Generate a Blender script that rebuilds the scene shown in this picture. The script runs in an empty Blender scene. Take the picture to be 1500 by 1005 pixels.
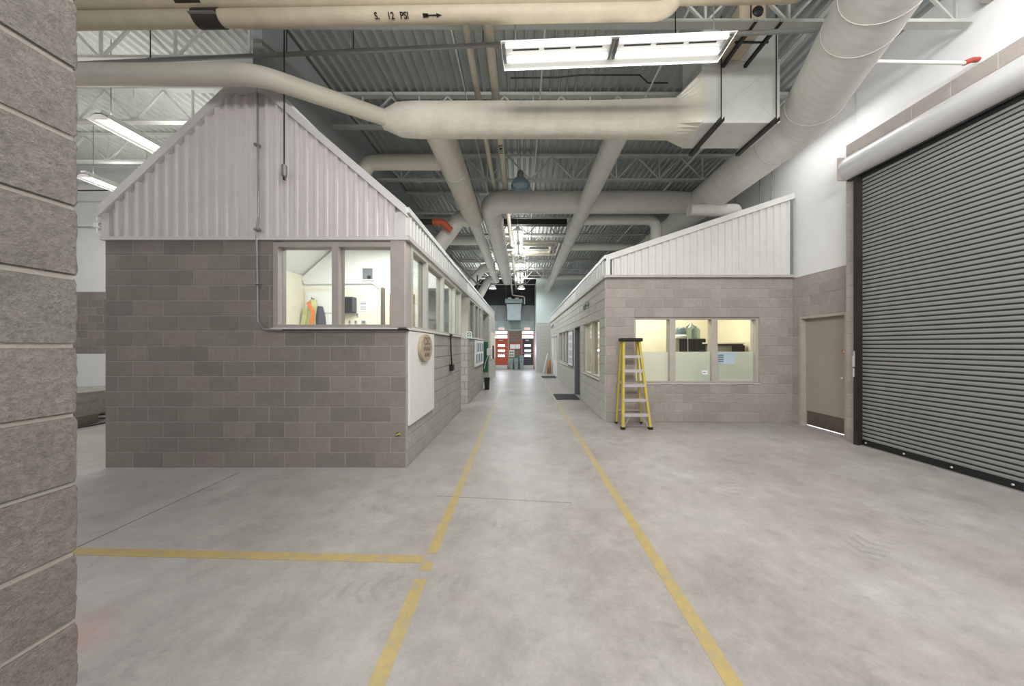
import bpy, math, random
from mathutils import Vector, Matrix
random.seed(7)
PI = math.pi
scene = bpy.context.scene
COL = scene.collection

# ------------------------------------------------------------------ camera, world, lights, exposure
F = 460.0                      # focal length in pixels of the 1500 x 1005 frame
cam = bpy.data.cameras.new('camera'); cam_o = bpy.data.objects.new('camera', cam); COL.objects.link(cam_o)
cam.sensor_fit = 'HORIZONTAL'; cam.sensor_width = 36.0; cam.lens = F / 1500 * 36.0
cam.shift_x = -15 / 1500; cam.shift_y = 4.5 / 1500
cam.clip_start = 0.05; cam.clip_end = 200
cam_o.location = (0, 0, 1.6); cam_o.rotation_euler = (PI / 2, 0, 0)
scene.camera = cam_o
world = bpy.data.worlds.new('world'); scene.world = world; world.use_nodes = True
bg = world.node_tree.nodes['Background']; bg.inputs[0].default_value = (0.93, 0.96, 1.0, 1); bg.inputs[1].default_value = 0.55
scene.view_settings.view_transform = 'Standard'; scene.view_settings.look = 'None'
scene.view_settings.exposure = 0.3; scene.view_settings.gamma = 1.0; scene.view_settings.use_curve_mapping = False
scene.cycles.use_denoising = True
scene.cycles.max_bounces = 8; scene.cycles.transparent_max_bounces = 12
scene.cycles.sample_clamp_indirect = 6.0

def area(name, loc, size, power, color=(1, 0.985, 0.95), rot=(0, 0, 0), spread=PI):
    l = bpy.data.lights.new(name, 'AREA'); l.shape = 'RECTANGLE'; l.size, l.size_y = size
    l.energy = power; l.color = color; l.spread = spread
    o = bpy.data.objects.new(name, l); COL.objects.link(o); o.location = loc; o.rotation_euler = rot
    return o
# unseen fill light rows added behind and above the photographer, outside the frame
area('ceiling_lamp_row', (0.6, -1.6, 4.4), (6.0, 0.5), 150, rot=(1.15, 0, 0))
area('ceiling_lamp_row', (0.6, -3.4, 5.2), (5.0, 0.4), 80)
area('ceiling_lamp_uplight', (0.8, -0.6, 4.9), (5.0, 0.4), 165, rot=(PI - 0.5, 0, 0))  # unseen uplight added to brighten the ducts and deck
area('wall_side_lamp_row', (4.3, 2.0, 5.75), (0.3, 2.4), 48, (1, 0.985, 0.98), (0, -0.7, 0))
area('door_side_lamp_row', (2.4, 0.4, 4.6), (0.4, 2.4), 75, (1, 0.99, 0.98), (0, -1.15, 0))  # unseen light added to brighten the upper shutter slats
area('wall_side_lamp', (5.15, 5.7, 5.6), (0.12, 1.6), 10, (1, 0.99, 0.98))
area('ceiling_lamp_row', (-8.6, 3.4, 5.2), (4.0, 0.4), 115, rot=(0.5, 0, 0))  # unseen fill light added for the side bay wall and deck
# the rooms inside the booths
area('booth_ceiling_lamp', (-3.0, 6.0, 3.9), (1.6, 1.6), 95, (0.98, 0.99, 1.0))
area('booth_ceiling_lamp', (-2.1, 10.0, 3.3), (.5, 2.6), 60, (1, 1, 0.96))
area('office_ceiling_lamp', (3.4, 8.0, 3.35), (2.4, 0.6), 80, (1, 0.93, 0.76))
area('office_ceiling_lamp', (3.6, 13.5, 3.35), (1.2, 6.0), 60, (1, 0.95, 0.84))
TUBE = 3.2       # brightness of the fluorescent tubes
DOWN = 16.0      # downward light of one tube, watts
UP = 7.0        # light leaving the open top slots of one tube section, watts
DOME = 12.0      # brightness of the high bay lamps
DAY = 1.5        # daylight behind the far door lites

# ------------------------------------------------------------------ materials
def nt(name):
    m = bpy.data.materials.new(name); m.use_nodes = True
    t = m.node_tree; b = t.nodes['Principled BSDF']
    return m, t, b
def N(t, kind, **k):
    n = t.nodes.new(kind)
    for a, v in k.items():
        if a in n.inputs: n.inputs[a].default_value = v
        else: setattr(n, a, v)
    return n
def noise(t, scale, detail=3.0, rough=0.5, vec=None):
    n = N(t, 'ShaderNodeTexNoise'); n.inputs['Scale'].default_value = scale
    n.inputs['Detail'].default_value = detail; n.inputs['Roughness'].default_value = rough
    if vec is not None: t.links.new(vec, n.inputs['Vector'])
    return n.outputs['Fac']
def ramp(t, fac, stops):
    r = t.nodes.new('ShaderNodeValToRGB'); t.links.new(fac, r.inputs[0])
    e = r.color_ramp.elements
    while len(e) > 1: e.remove(e[0])
    e[0].position = stops[0][0]; e[0].color = (*stops[0][1], 1)
    for p, c in stops[1:]:
        x = e.new(p); x.color = (*c, 1)
    return r.outputs[0]
def math_n(t, op, a, b=None, c=None):
    n = t.nodes.new('ShaderNodeMath'); n.operation = op
    for i, v in enumerate((a, b, c)):
        if v is None: continue
        if isinstance(v, (int, float)): n.inputs[i].default_value = v
        else: t.links.new(v, n.inputs[i])
    return n.outputs[0]
def mixc(t, fac, a, b, mode='MIX'):
    n = t.nodes.new('ShaderNodeMix'); n.data_type = 'RGBA'; n.blend_type = mode
    for s, v in ((n.inputs[0], fac), (n.inputs[6], a), (n.inputs[7], b)):
        if isinstance(v, (int, float)): s.default_value = v
        elif isinstance(v, tuple): s.default_value = (*v, 1)
        else: t.links.new(v, s)
    return n.outputs[2]
def wpos(t): return t.nodes.new('ShaderNodeNewGeometry').outputs['Position']
def bump(t, b, h, strength=0.3, dist=0.01):
    n = t.nodes.new('ShaderNodeBump'); n.inputs['Strength'].default_value = strength; n.inputs['Distance'].default_value = dist
    t.links.new(h, n.inputs['Height']); t.links.new(n.outputs[0], b.inputs['Normal'])
def sRGB(r, g, b):
    f = lambda c: (c / 255) / 12.92 if c / 255 <= 0.04045 else ((c / 255 + 0.055) / 1.055) ** 2.4
    return (f(r), f(g), f(b))
def plain(name, c, rough=0.5, metal=0.0, var=0.06, scale=6.0, bmp=0.0, bscale=60.0):
    m, t, b = nt(name); p = wpos(t)
    n = noise(t, scale, 4, 0.6, p)
    hi = tuple(min(1, x * (1 + var)) for x in c); lo = tuple(x * (1 - var) for x in c)
    t.links.new(ramp(t, n, [(0.3, lo), (0.7, hi)]), b.inputs['Base Color'])
    b.inputs['Roughness'].default_value = rough; b.inputs['Metallic'].default_value = metal
    if bmp: bump(t, b, noise(t, bscale, 3, 0.6, p), bmp, 0.01)
    return m
def block_mat(name, c, var=0.22, rough=0.9, pits=0.5, smudge=0.35):
    m, t, b = nt(name); p = wpos(t)
    oi = t.nodes.new('ShaderNodeObjectInfo').outputs['Random']
    at = t.nodes.new('ShaderNodeAttribute'); at.attribute_name = 'tone'; tone = at.outputs['Fac']
    r = math_n(t, 'FRACT', math_n(t, 'ADD', oi, tone))
    v = math_n(t, 'MULTIPLY_ADD', r, var, 1 - var / 2)
    big = noise(t, 1.7, 5, 0.62, p); fine = noise(t, 130 if pits < .8 else 75, 4, 0.8, p); mid = noise(t, 14, 5, 0.7, p)
    v = math_n(t, 'MULTIPLY', v, math_n(t, 'MULTIPLY_ADD', big, smudge, 1 - smudge / 2))
    fk = 0.7 if pits < .8 else 1.5
    v = math_n(t, 'MULTIPLY', v, math_n(t, 'MULTIPLY_ADD', fine, fk, 1 - fk / 2))
    v = math_n(t, 'MULTIPLY', v, math_n(t, 'MULTIPLY_ADD', mid, 0.4, 0.8))
    hue = ramp(t, r, [(0.0, (1.0, 1.0, 0.975)), (0.5, (1, 0.985, 0.97)), (1.0, (1.0, 0.965, 0.965))])
    col = mixc(t, 1.0, hue, c, 'MULTIPLY')
    cm = t.nodes.new('ShaderNodeVectorMath'); cm.operation = 'SCALE'; t.links.new(col, cm.inputs[0]); t.links.new(v, cm.inputs['Scale'])
    t.links.new(cm.outputs[0], b.inputs['Base Color'])
    b.inputs['Roughness'].default_value = rough; b.inputs['Specular IOR Level'].default_value = 0.25
    bump(t, b, math_n(t, 'ADD', fine, mid), pits, 0.006)
    return m
def emis(name, c, s):
    m, t, b = nt(name)
    b.inputs['Base Color'].default_value = (0, 0, 0, 1); b.inputs['Emission Color'].default_value = (*c, 1); b.inputs['Emission Strength'].default_value = s
    return m
def glass_mat(name, tint=(0.97, 0.99, 0.98), refl=0.05):
    m = bpy.data.materials.new(name); m.use_nodes = True; t = m.node_tree; t.nodes.clear()
    o = t.nodes.new('ShaderNodeOutputMaterial'); tr = N(t, 'ShaderNodeBsdfTransparent'); tr.inputs[0].default_value = (*tint, 1)
    g = N(t, 'ShaderNodeBsdfGlossy'); g.inputs['Roughness'].default_value = 0.02
    mx = t.nodes.new('ShaderNodeMixShader')
    lw = N(t, 'ShaderNodeLayerWeight'); lw.inputs[0].default_value = 0.25
    t.links.new(math_n(t, 'MULTIPLY_ADD', lw.outputs['Fresnel'], 0.5, refl * 0.3), mx.inputs[0])
    t.links.new(tr.outputs[0], mx.inputs[1]); t.links.new(g.outputs[0], mx.inputs[2]); t.links.new(mx.outputs[0], o.inputs[0])
    return m
def frost_mat(name):
    m = bpy.data.materials.new(name); m.use_nodes = True; t = m.node_tree; t.nodes.clear()
    o = t.nodes.new('ShaderNodeOutputMaterial')
    tl = N(t, 'ShaderNodeBsdfTranslucent'); tl.inputs[0].default_value = (0.93, 0.96, 0.93, 1)
    df = N(t, 'ShaderNodeBsdfDiffuse'); df.inputs[0].default_value = (0.72, 0.76, 0.73, 1)
    rf = N(t, 'ShaderNodeBsdfRefraction'); rf.inputs['Roughness'].default_value = 0.55; rf.inputs['IOR'].default_value = 1.02; rf.inputs[0].default_value = (0.95, 0.98, 0.96, 1)
    a = t.nodes.new('ShaderNodeMixShader'); a.inputs[0].default_value = 0.35
    b = t.nodes.new('ShaderNodeMixShader'); b.inputs[0].default_value = 0.35
    t.links.new(tl.outputs[0], a.inputs[1]); t.links.new(df.outputs[0], a.inputs[2])
    t.links.new(a.outputs[0], b.inputs[1]); t.links.new(rf.outputs[0], b.inputs[2]); t.links.new(b.outputs[0], o.inputs[0])
    return m

def floor_mat():
    m, t, b = nt('concrete_floor'); p = wpos(t)
    big = noise(t, 0.8, 7, 0.7, p); mid = noise(t, 5.0, 7, 0.72, p); fine = noise(t, 45, 4, 0.7, p)
    base = ramp(t, big, [(0.3, sRGB(146, 140, 136)), (0.5, sRGB(163, 158, 155)), (0.7, sRGB(176, 173, 171))])
    v = math_n(t, 'MULTIPLY', math_n(t, 'MULTIPLY_ADD', mid, 0.7, 0.65), math_n(t, 'MULTIPLY_ADD', fine, 0.3, 0.85))
    # tyre tread prints: two arcs of broken chevrons
    sep = t.nodes.new('ShaderNodeSeparateXYZ'); t.links.new(p, sep.inputs[0]); X, Y = sep.outputs[0], sep.outputs[1]
    tr_all = None
    for (cx, cy, rad, w) in ((-1.3, 1.0, 2.2, 0.13), (4.3, -0.4, 3.3, 0.12), (5.4, 2.1, 3.4, 0.1), (-0.6, 0.2, 1.9, 0.1)):
        dx = math_n(t, 'SUBTRACT', X, cx); dy = math_n(t, 'SUBTRACT', Y, cy)
        d = math_n(t, 'SQRT', math_n(t, 'ADD', math_n(t, 'MULTIPLY', dx, dx), math_n(t, 'MULTIPLY', dy, dy)))
        off = math_n(t, 'ABSOLUTE', math_n(t, 'SUBTRACT', d, rad))
        band = math_n(t, 'LESS_THAN', off, w)
        ang = math_n(t, 'ARCTAN2', dy, dx)
        ph = math_n(t, 'SINE', math_n(t, 'ADD', math_n(t, 'MULTIPLY', ang, rad * 62.0), math_n(t, 'MULTIPLY', off, 34.0)))
        tr = math_n(t, 'MULTIPLY', band, math_n(t, 'SMOOTH_MIN', math_n(t, 'MAXIMUM', ph, 0.0), 1.0, 0.1))
        tr_all = tr if tr_all is None else math_n(t, 'MAXIMUM', tr_all, tr)
    patch = ramp(t, noise(t, 1.3, 4, 0.7, p), [(0.5, (0, 0, 0)), (0.66, (1, 1, 1))])
    tr_all = math_n(t, 'MULTIPLY', tr_all, patch)
    v = math_n(t, 'MULTIPLY', v, math_n(t, 'MULTIPLY_ADD', tr_all, -0.2, 1.0))
    blot = ramp(t, noise(t, 2.1, 6, 0.75, p), [(0.58, (0, 0, 0)), (0.72, (1, 1, 1))])
    v = math_n(t, 'MULTIPLY', v, math_n(t, 'MULTIPLY_ADD', blot, -0.18, 1.0))
    cm = t.nodes.new('ShaderNodeVectorMath'); cm.operation = 'SCALE'; t.links.new(base, cm.inputs[0]); t.links.new(v, cm.inputs['Scale'])
    # worn reddish paint by the near pier
    dx = math_n(t, 'ADD', X, 2.55); dy = math_n(t, 'SUBTRACT', Y, 1.6)
    dd = math_n(t, 'SQRT', math_n(t, 'ADD', math_n(t, 'MULTIPLY', dx, dx), math_n(t, 'MULTIPLY', dy, dy)))
    near = math_n(t, 'SUBTRACT', 0.5, dd)
    red = ramp(t, math_n(t, 'ADD', near, math_n(t, 'MULTIPLY', noise(t, 6, 6, 0.8, p), 0.55)), [(0.42, (0, 0, 0)), (0.75, (0.55, 0.55, 0.55))])
    col = mixc(t, red, cm.outputs[0], sRGB(196, 140, 126))
    t.links.new(col, b.inputs['Base Color'])
    rr = math_n(t, 'MULTIPLY_ADD', mid, 0.35, 0.27)
    t.links.new(rr, b.inputs['Roughness']); b.inputs['Specular IOR Level'].default_value = 0.5
    bump(t, b, math_n(t, 'ADD', fine, mid), 0.08, 0.004)
    return m
def line_mat():
    m, t, b = nt('yellow_floor_paint'); p = wpos(t)
    w = noise(t, 9, 6, 0.75, p); f = noise(t, 60, 4, 0.8, p)
    c = ramp(t, math_n(t, 'ADD', math_n(t, 'MULTIPLY', w, 0.65), math_n(t, 'MULTIPLY', f, 0.35)), [(0.40, sRGB(160, 152, 138)), (0.46, sRGB(172, 154, 108)), (0.6, sRGB(186, 163, 102))])
    sep = t.nodes.new('ShaderNodeSeparateXYZ'); t.links.new(p, sep.inputs[0])
    wear = math_n(t, 'MINIMUM', math_n(t, 'MAXIMUM', math_n(t, 'MULTIPLY_ADD', sep.outputs[1], 0.11, -0.3), 0.0), 0.75)
    t.links.new(mixc(t, wear, c, sRGB(176, 172, 160)), b.inputs['Base Color']); b.inputs['Roughness'].default_value = 0.45
    return m
def spiral_mat():
    m, t, b = nt('duct_spiral_white'); tc = wpos(t)
    w = N(t, 'ShaderNodeTexWave'); w.wave_type = 'BANDS'; w.bands_direction = 'Y'; w.inputs['Scale'].default_value = 3.2
    w.inputs['Distortion'].default_value = 0.4; t.links.new(tc, w.inputs['Vector'])
    n = noise(t, 5, 4, 0.6, tc)
    t.links.new(ramp(t, n, [(0.3, sRGB(232, 230, 222)), (0.7, sRGB(240, 239, 235))]), b.inputs['Base Color'])
    b.inputs['Roughness'].default_value = 0.55
    bump(t, b, w.outputs['Fac'], 0.12, 0.008)
    return m
def wrap_mat():
    m, t, b = nt('duct_wrap_canvas'); p = wpos(t)
    n = noise(t, 3, 4, 0.6, p); k = N(t, 'ShaderNodeTexNoise'); k.inputs['Scale'].default_value = 7; k.inputs['Distortion'].default_value = 1.6
    t.links.new(p, k.inputs['Vector'])
    t.links.new(ramp(t, n, [(0.3, sRGB(206, 201, 186)), (0.7, sRGB(224, 219, 206))]), b.inputs['Base Color'])
    b.inputs['Roughness'].default_value = 0.6
    bump(t, b, k.outputs['Fac'], 0.3, 0.03)
    return m

M = {}
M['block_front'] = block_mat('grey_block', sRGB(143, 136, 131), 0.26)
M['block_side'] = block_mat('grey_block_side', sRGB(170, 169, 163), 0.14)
M['block_pale'] = block_mat('pale_block', sRGB(196, 196, 190), 0.06, smudge=0.15)  # on the office side wall the pale tone stands in for glare
M['block_right'] = block_mat('warm_grey_block', sRGB(164, 157, 152), 0.2)
M['block_pier'] = block_mat('rough_block', sRGB(134, 130, 124), 0.10, pits=1.0, smudge=0.5)
M['block_tile'] = block_mat('brown_block', sRGB(128, 110, 98), 0.10)
M['mortar'] = plain('mortar', sRGB(172, 166, 159), 0.95, bmp=0.3)
M['mortar_pier'] = plain('mortar_dull', sRGB(176, 171, 160), 0.95, bmp=0.4)
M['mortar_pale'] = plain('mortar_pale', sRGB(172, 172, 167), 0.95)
M['mortar_side'] = plain('mortar_side', sRGB(128, 127, 122), 0.95)
M['white_wall'] = plain('white_painted_wall', sRGB(232, 232, 232), 0.75, var=0.02)
M['grey_wall'] = plain('grey_painted_wall', sRGB(158, 162, 162), 0.8, var=0.04)
M['teal_wall'] = plain('pale_teal_wall', sRGB(206, 218, 216), 0.7, var=0.02)
M['dark_wall'] = plain('dark_upper_wall', sRGB(62, 66, 66), 0.85)
M['cream'] = plain('cream_block_paint', sRGB(236, 230, 210), 0.7, var=0.03)
M['room_white'] = plain('room_white', sRGB(242, 243, 238), 0.8, var=0.01)
M['deck'] = plain('galvanised_deck', sRGB(172, 176, 174), 0.5, 0.25, var=0.12, scale=1.5)
M['deck_white'] = plain('white_deck', sRGB(226, 228, 224), 0.5, 0.0, var=0.05)
M['joist'] = plain('joist_paint', sRGB(188, 190, 184), 0.55, 0.0)
M['joist_white'] = plain('joist_paint_white', sRGB(220, 221, 216), 0.55)
M['siding'] = plain('siding_paint', sRGB(222, 215, 217), 0.38, 0.0, var=0.03)
M['siding_trim'] = plain('siding_trim_paint', sRGB(214, 209, 208), 0.45, var=0.03)
M['siding_side'] = plain('siding_side_paint', sRGB(204, 205, 202), 0.4, var=0.03)
M['siding_right'] = plain('siding_right_paint', sRGB(214, 214, 210), 0.35, var=0.03)
M['chute'] = plain('chute_sheet', sRGB(166, 178, 182), 0.5)
M['siding_green'] = plain('siding_green_grey', sRGB(168, 182, 178), 0.5)
M['frame'] = plain('window_frame_paint', sRGB(172, 163, 158), 0.5)
M['frame_side'] = plain('window_frame_side', sRGB(184, 182, 172), 0.5)
M['frame_right'] = plain('window_frame_right', sRGB(186, 178, 170), 0.5)
M['sill'] = plain('sill_paint', sRGB(214, 212, 208), 0.45)
M['duct_cream'] = plain('duct_cream', sRGB(206, 200, 186), 0.5, var=0.05, scale=3)
M['duct_white'] = plain('duct_white', sRGB(212, 210, 203), 0.5, var=0.05, scale=3)
M['wrap'] = wrap_mat(); M['spiral'] = spiral_mat()
M['pipe_tan'] = plain('pipe_tan', sRGB(196, 184, 161), 0.6, var=0.08, scale=5)
M['pipe_cream'] = plain('pipe_cream', sRGB(206, 199, 182), 0.55)
M['band'] = plain('strap_brown', sRGB(52, 43, 34), 0.6, var=0.2)
M['steel'] = plain('conduit_steel', sRGB(150, 151, 148), 0.4, 0.5)
M['dark_steel'] = plain('dark_steel', sRGB(54, 52, 50), 0.5, 0.4, var=0.2)
M['black'] = plain('black_plastic', sRGB(24, 24, 25), 0.5)
M['black_rubber'] = plain('rubber_mat', sRGB(62, 66, 66), 0.8, var=0.15)
M['galv'] = plain('galvanised_sheet', sRGB(212, 213, 207), 0.45, 0.05, var=0.06)
M['tan_box'] = plain('tan_metal', sRGB(186, 172, 150), 0.5)
M['slat'] = plain('slat_grey', sRGB(150, 151, 150), 0.38, 0.3, var=0.03)
M['hood'] = plain('hood_grey', sRGB(206, 206, 206), 0.35, 0.25, var=0.03)
M['door_paint'] = plain('door_beige_grey', sRGB(160, 154, 142), 0.5, var=0.04)
M['door_frame'] = plain('door_frame_paint', sRGB(178, 170, 158), 0.5)
M['kick'] = plain('kick_plate', sRGB(116, 108, 98), 0.4, 0.5, var=0.15)
M['orange_door'] = plain('orange_door', sRGB(186, 88, 56), 0.5)
M['orange_frame'] = plain('orange_frame', sRGB(178, 76, 50), 0.5)
M['purple_door'] = plain('dark_plum_door', sRGB(66, 58, 70), 0.5)
M['yellow'] = plain('ladder_yellow', sRGB(202, 180, 76), 0.45, var=0.1)
M['alu'] = plain('aluminium', sRGB(206, 200, 200), 0.35, 0.4)
M['white_paint'] = plain('white_enamel', sRGB(236, 236, 232), 0.4, var=0.02)
M['whiteboard'] = plain('white_board', sRGB(232, 231, 226), 0.5, var=0.02)
M['paper'] = plain('paper', sRGB(238, 240, 240), 0.8, var=0.02)
M['paper_blue'] = plain('paper_blue', sRGB(186, 204, 216), 0.8, var=0.05)
M['sheet_grey'] = plain('printed_sheet', sRGB(205, 210, 212), 0.8, var=0.05)
M['ink'] = plain('ink', sRGB(28, 24, 22), 0.7)
M['ink_grey'] = plain('ink_grey', sRGB(120, 124, 128), 0.8)
M['wood_sign'] = plain('carved_sign', sRGB(176, 164, 144), 0.7, var=0.12, scale=20, bmp=0.3)
M['sign_ink'] = plain('sign_engraving', sRGB(126, 114, 98), 0.8)
M['green'] = plain('green_board', sRGB(28, 92, 62), 0.7)
M['green_sign'] = plain('green_sign', sRGB(28, 110, 86), 0.6)
M['bin_grey'] = plain('bin_grey', sRGB(138, 152, 150), 0.6)
M['green_lid'] = plain('bin_green', sRGB(48, 120, 82), 0.6)
M['cardboard'] = plain('cardboard', sRGB(160, 122, 84), 0.85)
M['red'] = plain('red_paint', sRGB(190, 52, 36), 0.5)
M['red_dull'] = plain('red_dull', sRGB(176, 70, 60), 0.6)
M['blue'] = plain('blue_tag', sRGB(36, 110, 140), 0.6)
M['hivis'] = plain('hivis_yellow', sRGB(206, 208, 150), 0.8, var=0.12)
M['hivis_orange'] = plain('hivis_orange', sRGB(246, 142, 84), 0.8)
M['jacket_dark'] = plain('jacket_dark', sRGB(92, 92, 98), 0.9)
M['fountain'] = plain('fountain_stone', sRGB(158, 156, 146), 0.5, var=0.12, scale=12)
M['speckle'] = plain('speckled_board', sRGB(176, 168, 150), 0.8, var=0.3, scale=60)
M['jug'] = glass_mat('jug_plastic', (0.62, 0.70, 0.70), 0.2)
M['lamp_shade'] = plain('grey_kettle', sRGB(96, 112, 120), 0.3)
M['glass'] = glass_mat('clear_glass'); M['frost'] = frost_mat('frosted_film')
M['tube'] = emis('lit_tube', (1.0, 0.99, 0.95), TUBE); M['dome_lit'] = emis('lit_bulb', (1, 1, 0.97), DOME)
M['day'] = emis('daylight_pane', (0.9, 0.93, 1.0), DAY)
M['exit_face'] = emis('exit_sign_face', (0.95, 0.88, 0.86), 0.7)
M['exit_red'] = emis('exit_sign_red', (0.9, 0.12, 0.1), 1.0)
M['reflector'] = plain('reflector_white', sRGB(238, 238, 234), 0.35, var=0.01)
M['lens'] = plain('dead_lamp_blue', sRGB(140, 160, 172), 0.3)
M['floor'] = floor_mat(); M['line'] = line_mat()
M['crack'] = plain('floor_joint', sRGB(120, 114, 106), 0.9)

# ------------------------------------------------------------------ mesh helpers
ORG = {}
class MB:
    def __init__(s): s.v = []; s.f = []; s.sm = []
    def add(s, vs, fs, smooth=False):
        k = len(s.v); s.v += [Vector(v) for v in vs]
        for f in fs: s.f.append([i + k for i in f]); s.sm.append(smooth)
        return s
    def box(s, x0, x1, y0, y1, z0, z1):
        x0, x1 = sorted((x0, x1)); y0, y1 = sorted((y0, y1)); z0, z1 = sorted((z0, z1))
        return s.add([(x0, y0, z0), (x1, y0, z0), (x1, y1, z0), (x0, y1, z0), (x0, y0, z1), (x1, y0, z1), (x1, y1, z1), (x0, y1, z1)],
                     [(3, 2, 1, 0), (4, 5, 6, 7), (0, 1, 5, 4), (1, 2, 6, 5), (2, 3, 7, 6), (3, 0, 4, 7)])
    def cbox(s, x0, x1, y0, y1, z0, z1, c=0.01):
        x0, x1 = sorted((x0, x1)); y0, y1 = sorted((y0, y1)); z0, z1 = sorted((z0, z1))
        import itertools
        c = min(c, (x1 - x0) * .45, (y1 - y0) * .45, (z1 - z0) * .45)
        vs = []
        for sx, sy, sz in itertools.product((0, 1), repeat=3):
            X, Y, Z = (x0, x1)[sx], (y0, y1)[sy], (z0, z1)[sz]
            dx, dy, dz = (c, -c)[sx], (c, -c)[sy], (c, -c)[sz]
            vs += [(X, Y + dy, Z + dz), (X + dx, Y, Z + dz), (X + dx, Y + dy, Z)]
        I = lambda sx, sy, sz, k: (sx * 4 + sy * 2 + sz) * 3 + k
        fs = []
        for q in (0, 1):
            fs.append([I(q, 0, 0, 0), I(q, 1, 0, 0), I(q, 1, 1, 0), I(q, 0, 1, 0)])
            fs.append([I(0, q, 0, 1), I(1, q, 0, 1), I(1, q, 1, 1), I(0, q, 1, 1)])
            fs.append([I(0, 0, q, 2), I(1, 0, q, 2), I(1, 1, q, 2), I(0, 1, q, 2)])
        for a in (0, 1):
            for b in (0, 1):
                fs.append([I(0, a, b, 1), I(1, a, b, 1), I(1, a, b, 2), I(0, a, b, 2)])
                fs.append([I(a, 0, b, 0), I(a, 1, b, 0), I(a, 1, b, 2), I(a, 0, b, 2)])
                fs.append([I(a, b, 0, 0), I(a, b, 1, 0), I(a, b, 1, 1), I(a, b, 0, 1)])
        for sx, sy, sz in itertools.product((0, 1), repeat=3):
            fs.append([I(sx, sy, sz, 0), I(sx, sy, sz, 1), I(sx, sy, sz, 2)])
        return s.add(vs, fs)
    def bar(s, a, b, w, h, up=(0, 0, 1)):
        a, b = Vector(a), Vector(b); d = (b - a).normalized(); u = Vector(up)
        if abs(d.dot(u)) > 0.95: u = Vector((0, 1, 0))
        r = d.cross(u).normalized(); u = r.cross(d).normalized()
        vs = [p + r * (i * w / 2) + u * (j * h / 2) for p in (a, b) for i, j in ((-1, -1), (1, -1), (1, 1), (-1, 1))]
        return s.add(vs, [(0, 1, 2, 3), (7, 6, 5, 4), (0, 4, 5, 1), (1, 5, 6, 2), (2, 6, 7, 3), (3, 7, 4, 0)])
    def tube(s, pts, rad, n=12, cap=True, smooth=True, r1=None):
        pts = [Vector(p) for p in pts]
        if isinstance(rad, (int, float)): rad = [rad] * len(pts)
        d = [(pts[min(i + 1, len(pts) - 1)] - pts[max(i - 1, 0)]).normalized() for i in range(len(pts))]
        ref = Vector((0, 0, 1)) if abs(d[0].z) < 0.9 else Vector((1, 0, 0))
        u = d[0].cross(ref).normalized(); vs = []; fs = []
        for i, p in enumerate(pts):
            u = (u - d[i] * u.dot(d[i])).normalized(); w = d[i].cross(u)
            k = 1.0
            if 0 < i < len(pts) - 1:
                a = (pts[i] - pts[i - 1]).normalized().dot((pts[i + 1] - pts[i]).normalized()); k = 1.0
            for j in range(n):
                t = 2 * PI * j / n; vs.append(p + (u * math.cos(t) + w * math.sin(t)) * rad[i] * k)
        for i in range(len(pts) - 1):
            for j in range(n):
                a = i * n + j; b = i * n + (j + 1) % n; fs.append((a, b, b + n, a + n))
        k0 = len(s.v); s.add(vs, fs, smooth)
        if cap: s.add(vs[:n], [tuple(range(n))[::-1]]); s.add(vs[-n:], [tuple(range(n))])
        return s
    def lathe(s, prof, c, n=24, axis='z', smooth=True):
        vs = []; fs = []
        for r, h in prof:
            for j in range(n):
                t = 2 * PI * j / n; a, b = r * math.cos(t), r * math.sin(t)
                vs.append({'z': (c[0] + a, c[1] + b, c[2] + h), 'y': (c[0] + a, c[1] + h, c[2] + b), 'x': (c[0] + h, c[1] + a, c[2] + b)}[axis])
        for i in range(len(prof) - 1):
            for j in range(n):
                a = i * n + j; b = i * n + (j + 1) % n; fs.append((a, b, b + n, a + n))
        s.add(vs, fs, smooth)
        return s
    def prism(s, poly, axis, a, b):   # poly of 2D points in the plane normal to axis
        def P(q, h): return {'y': (q[0], h, q[1]), 'x': (h, q[0], q[1]), 'z': (q[0], q[1], h)}[axis]
        n = len(poly); vs = [P(q, a) for q in poly] + [P(q, b) for q in poly]
        fs = [tuple(range(n))[::-1], tuple(range(n, 2 * n))] + [(i, (i + 1) % n, (i + 1) % n + n, i + n) for i in range(n)]
        return s.add(vs, fs)
    def mesh(s, name, mat, c):
        me = bpy.data.meshes.new(name); me.from_pydata([v - c for v in s.v], [], s.f)
        me.materials.append(mat); me.polygons.foreach_set('use_smooth', s.sm); me.update()
        import bmesh
        b = bmesh.new(); b.from_mesh(me); bmesh.ops.recalc_face_normals(b, faces=b.faces); b.to_mesh(me); b.free()
        return me
    def build(s, name, mat, parent=None, label=None, cat=None, group=None, kind=None):
        if isinstance(mat, str): mat = M[mat]
        lo = Vector([min(v[i] for v in s.v) for i in range(3)]); hi = Vector([max(v[i] for v in s.v) for i in range(3)])
        c = (lo + hi) / 2
        if parent is None: c.z = lo.z
        o = bpy.data.objects.new(name, s.mesh(name, mat, c)); COL.objects.link(o)
        return place(o, c, parent, label, cat, group, kind)
def place(o, c, parent=None, label=None, cat=None, group=None, kind=None):
    c = Vector(c); ORG[o.name] = c
    if parent is not None: o.parent = parent; o.location = c - ORG[parent.name]
    else: o.location = c
    for k, v in (('label', label), ('category', cat), ('group', group), ('kind', kind)):
        if v: o[k] = v
    return o
def thing(name, c, label=None, cat=None, group=None, kind=None):
    o = bpy.data.objects.new(name, None); COL.objects.link(o); o.empty_display_size = 0.1
    return place(o, c, None, label, cat, group, kind)
def box(name, b, mat, parent=None, c=0.0, **k):
    m = MB(); (m.cbox(*b, c=c) if c else m.box(*b)); return m.build(name, mat, parent, **k)
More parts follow.
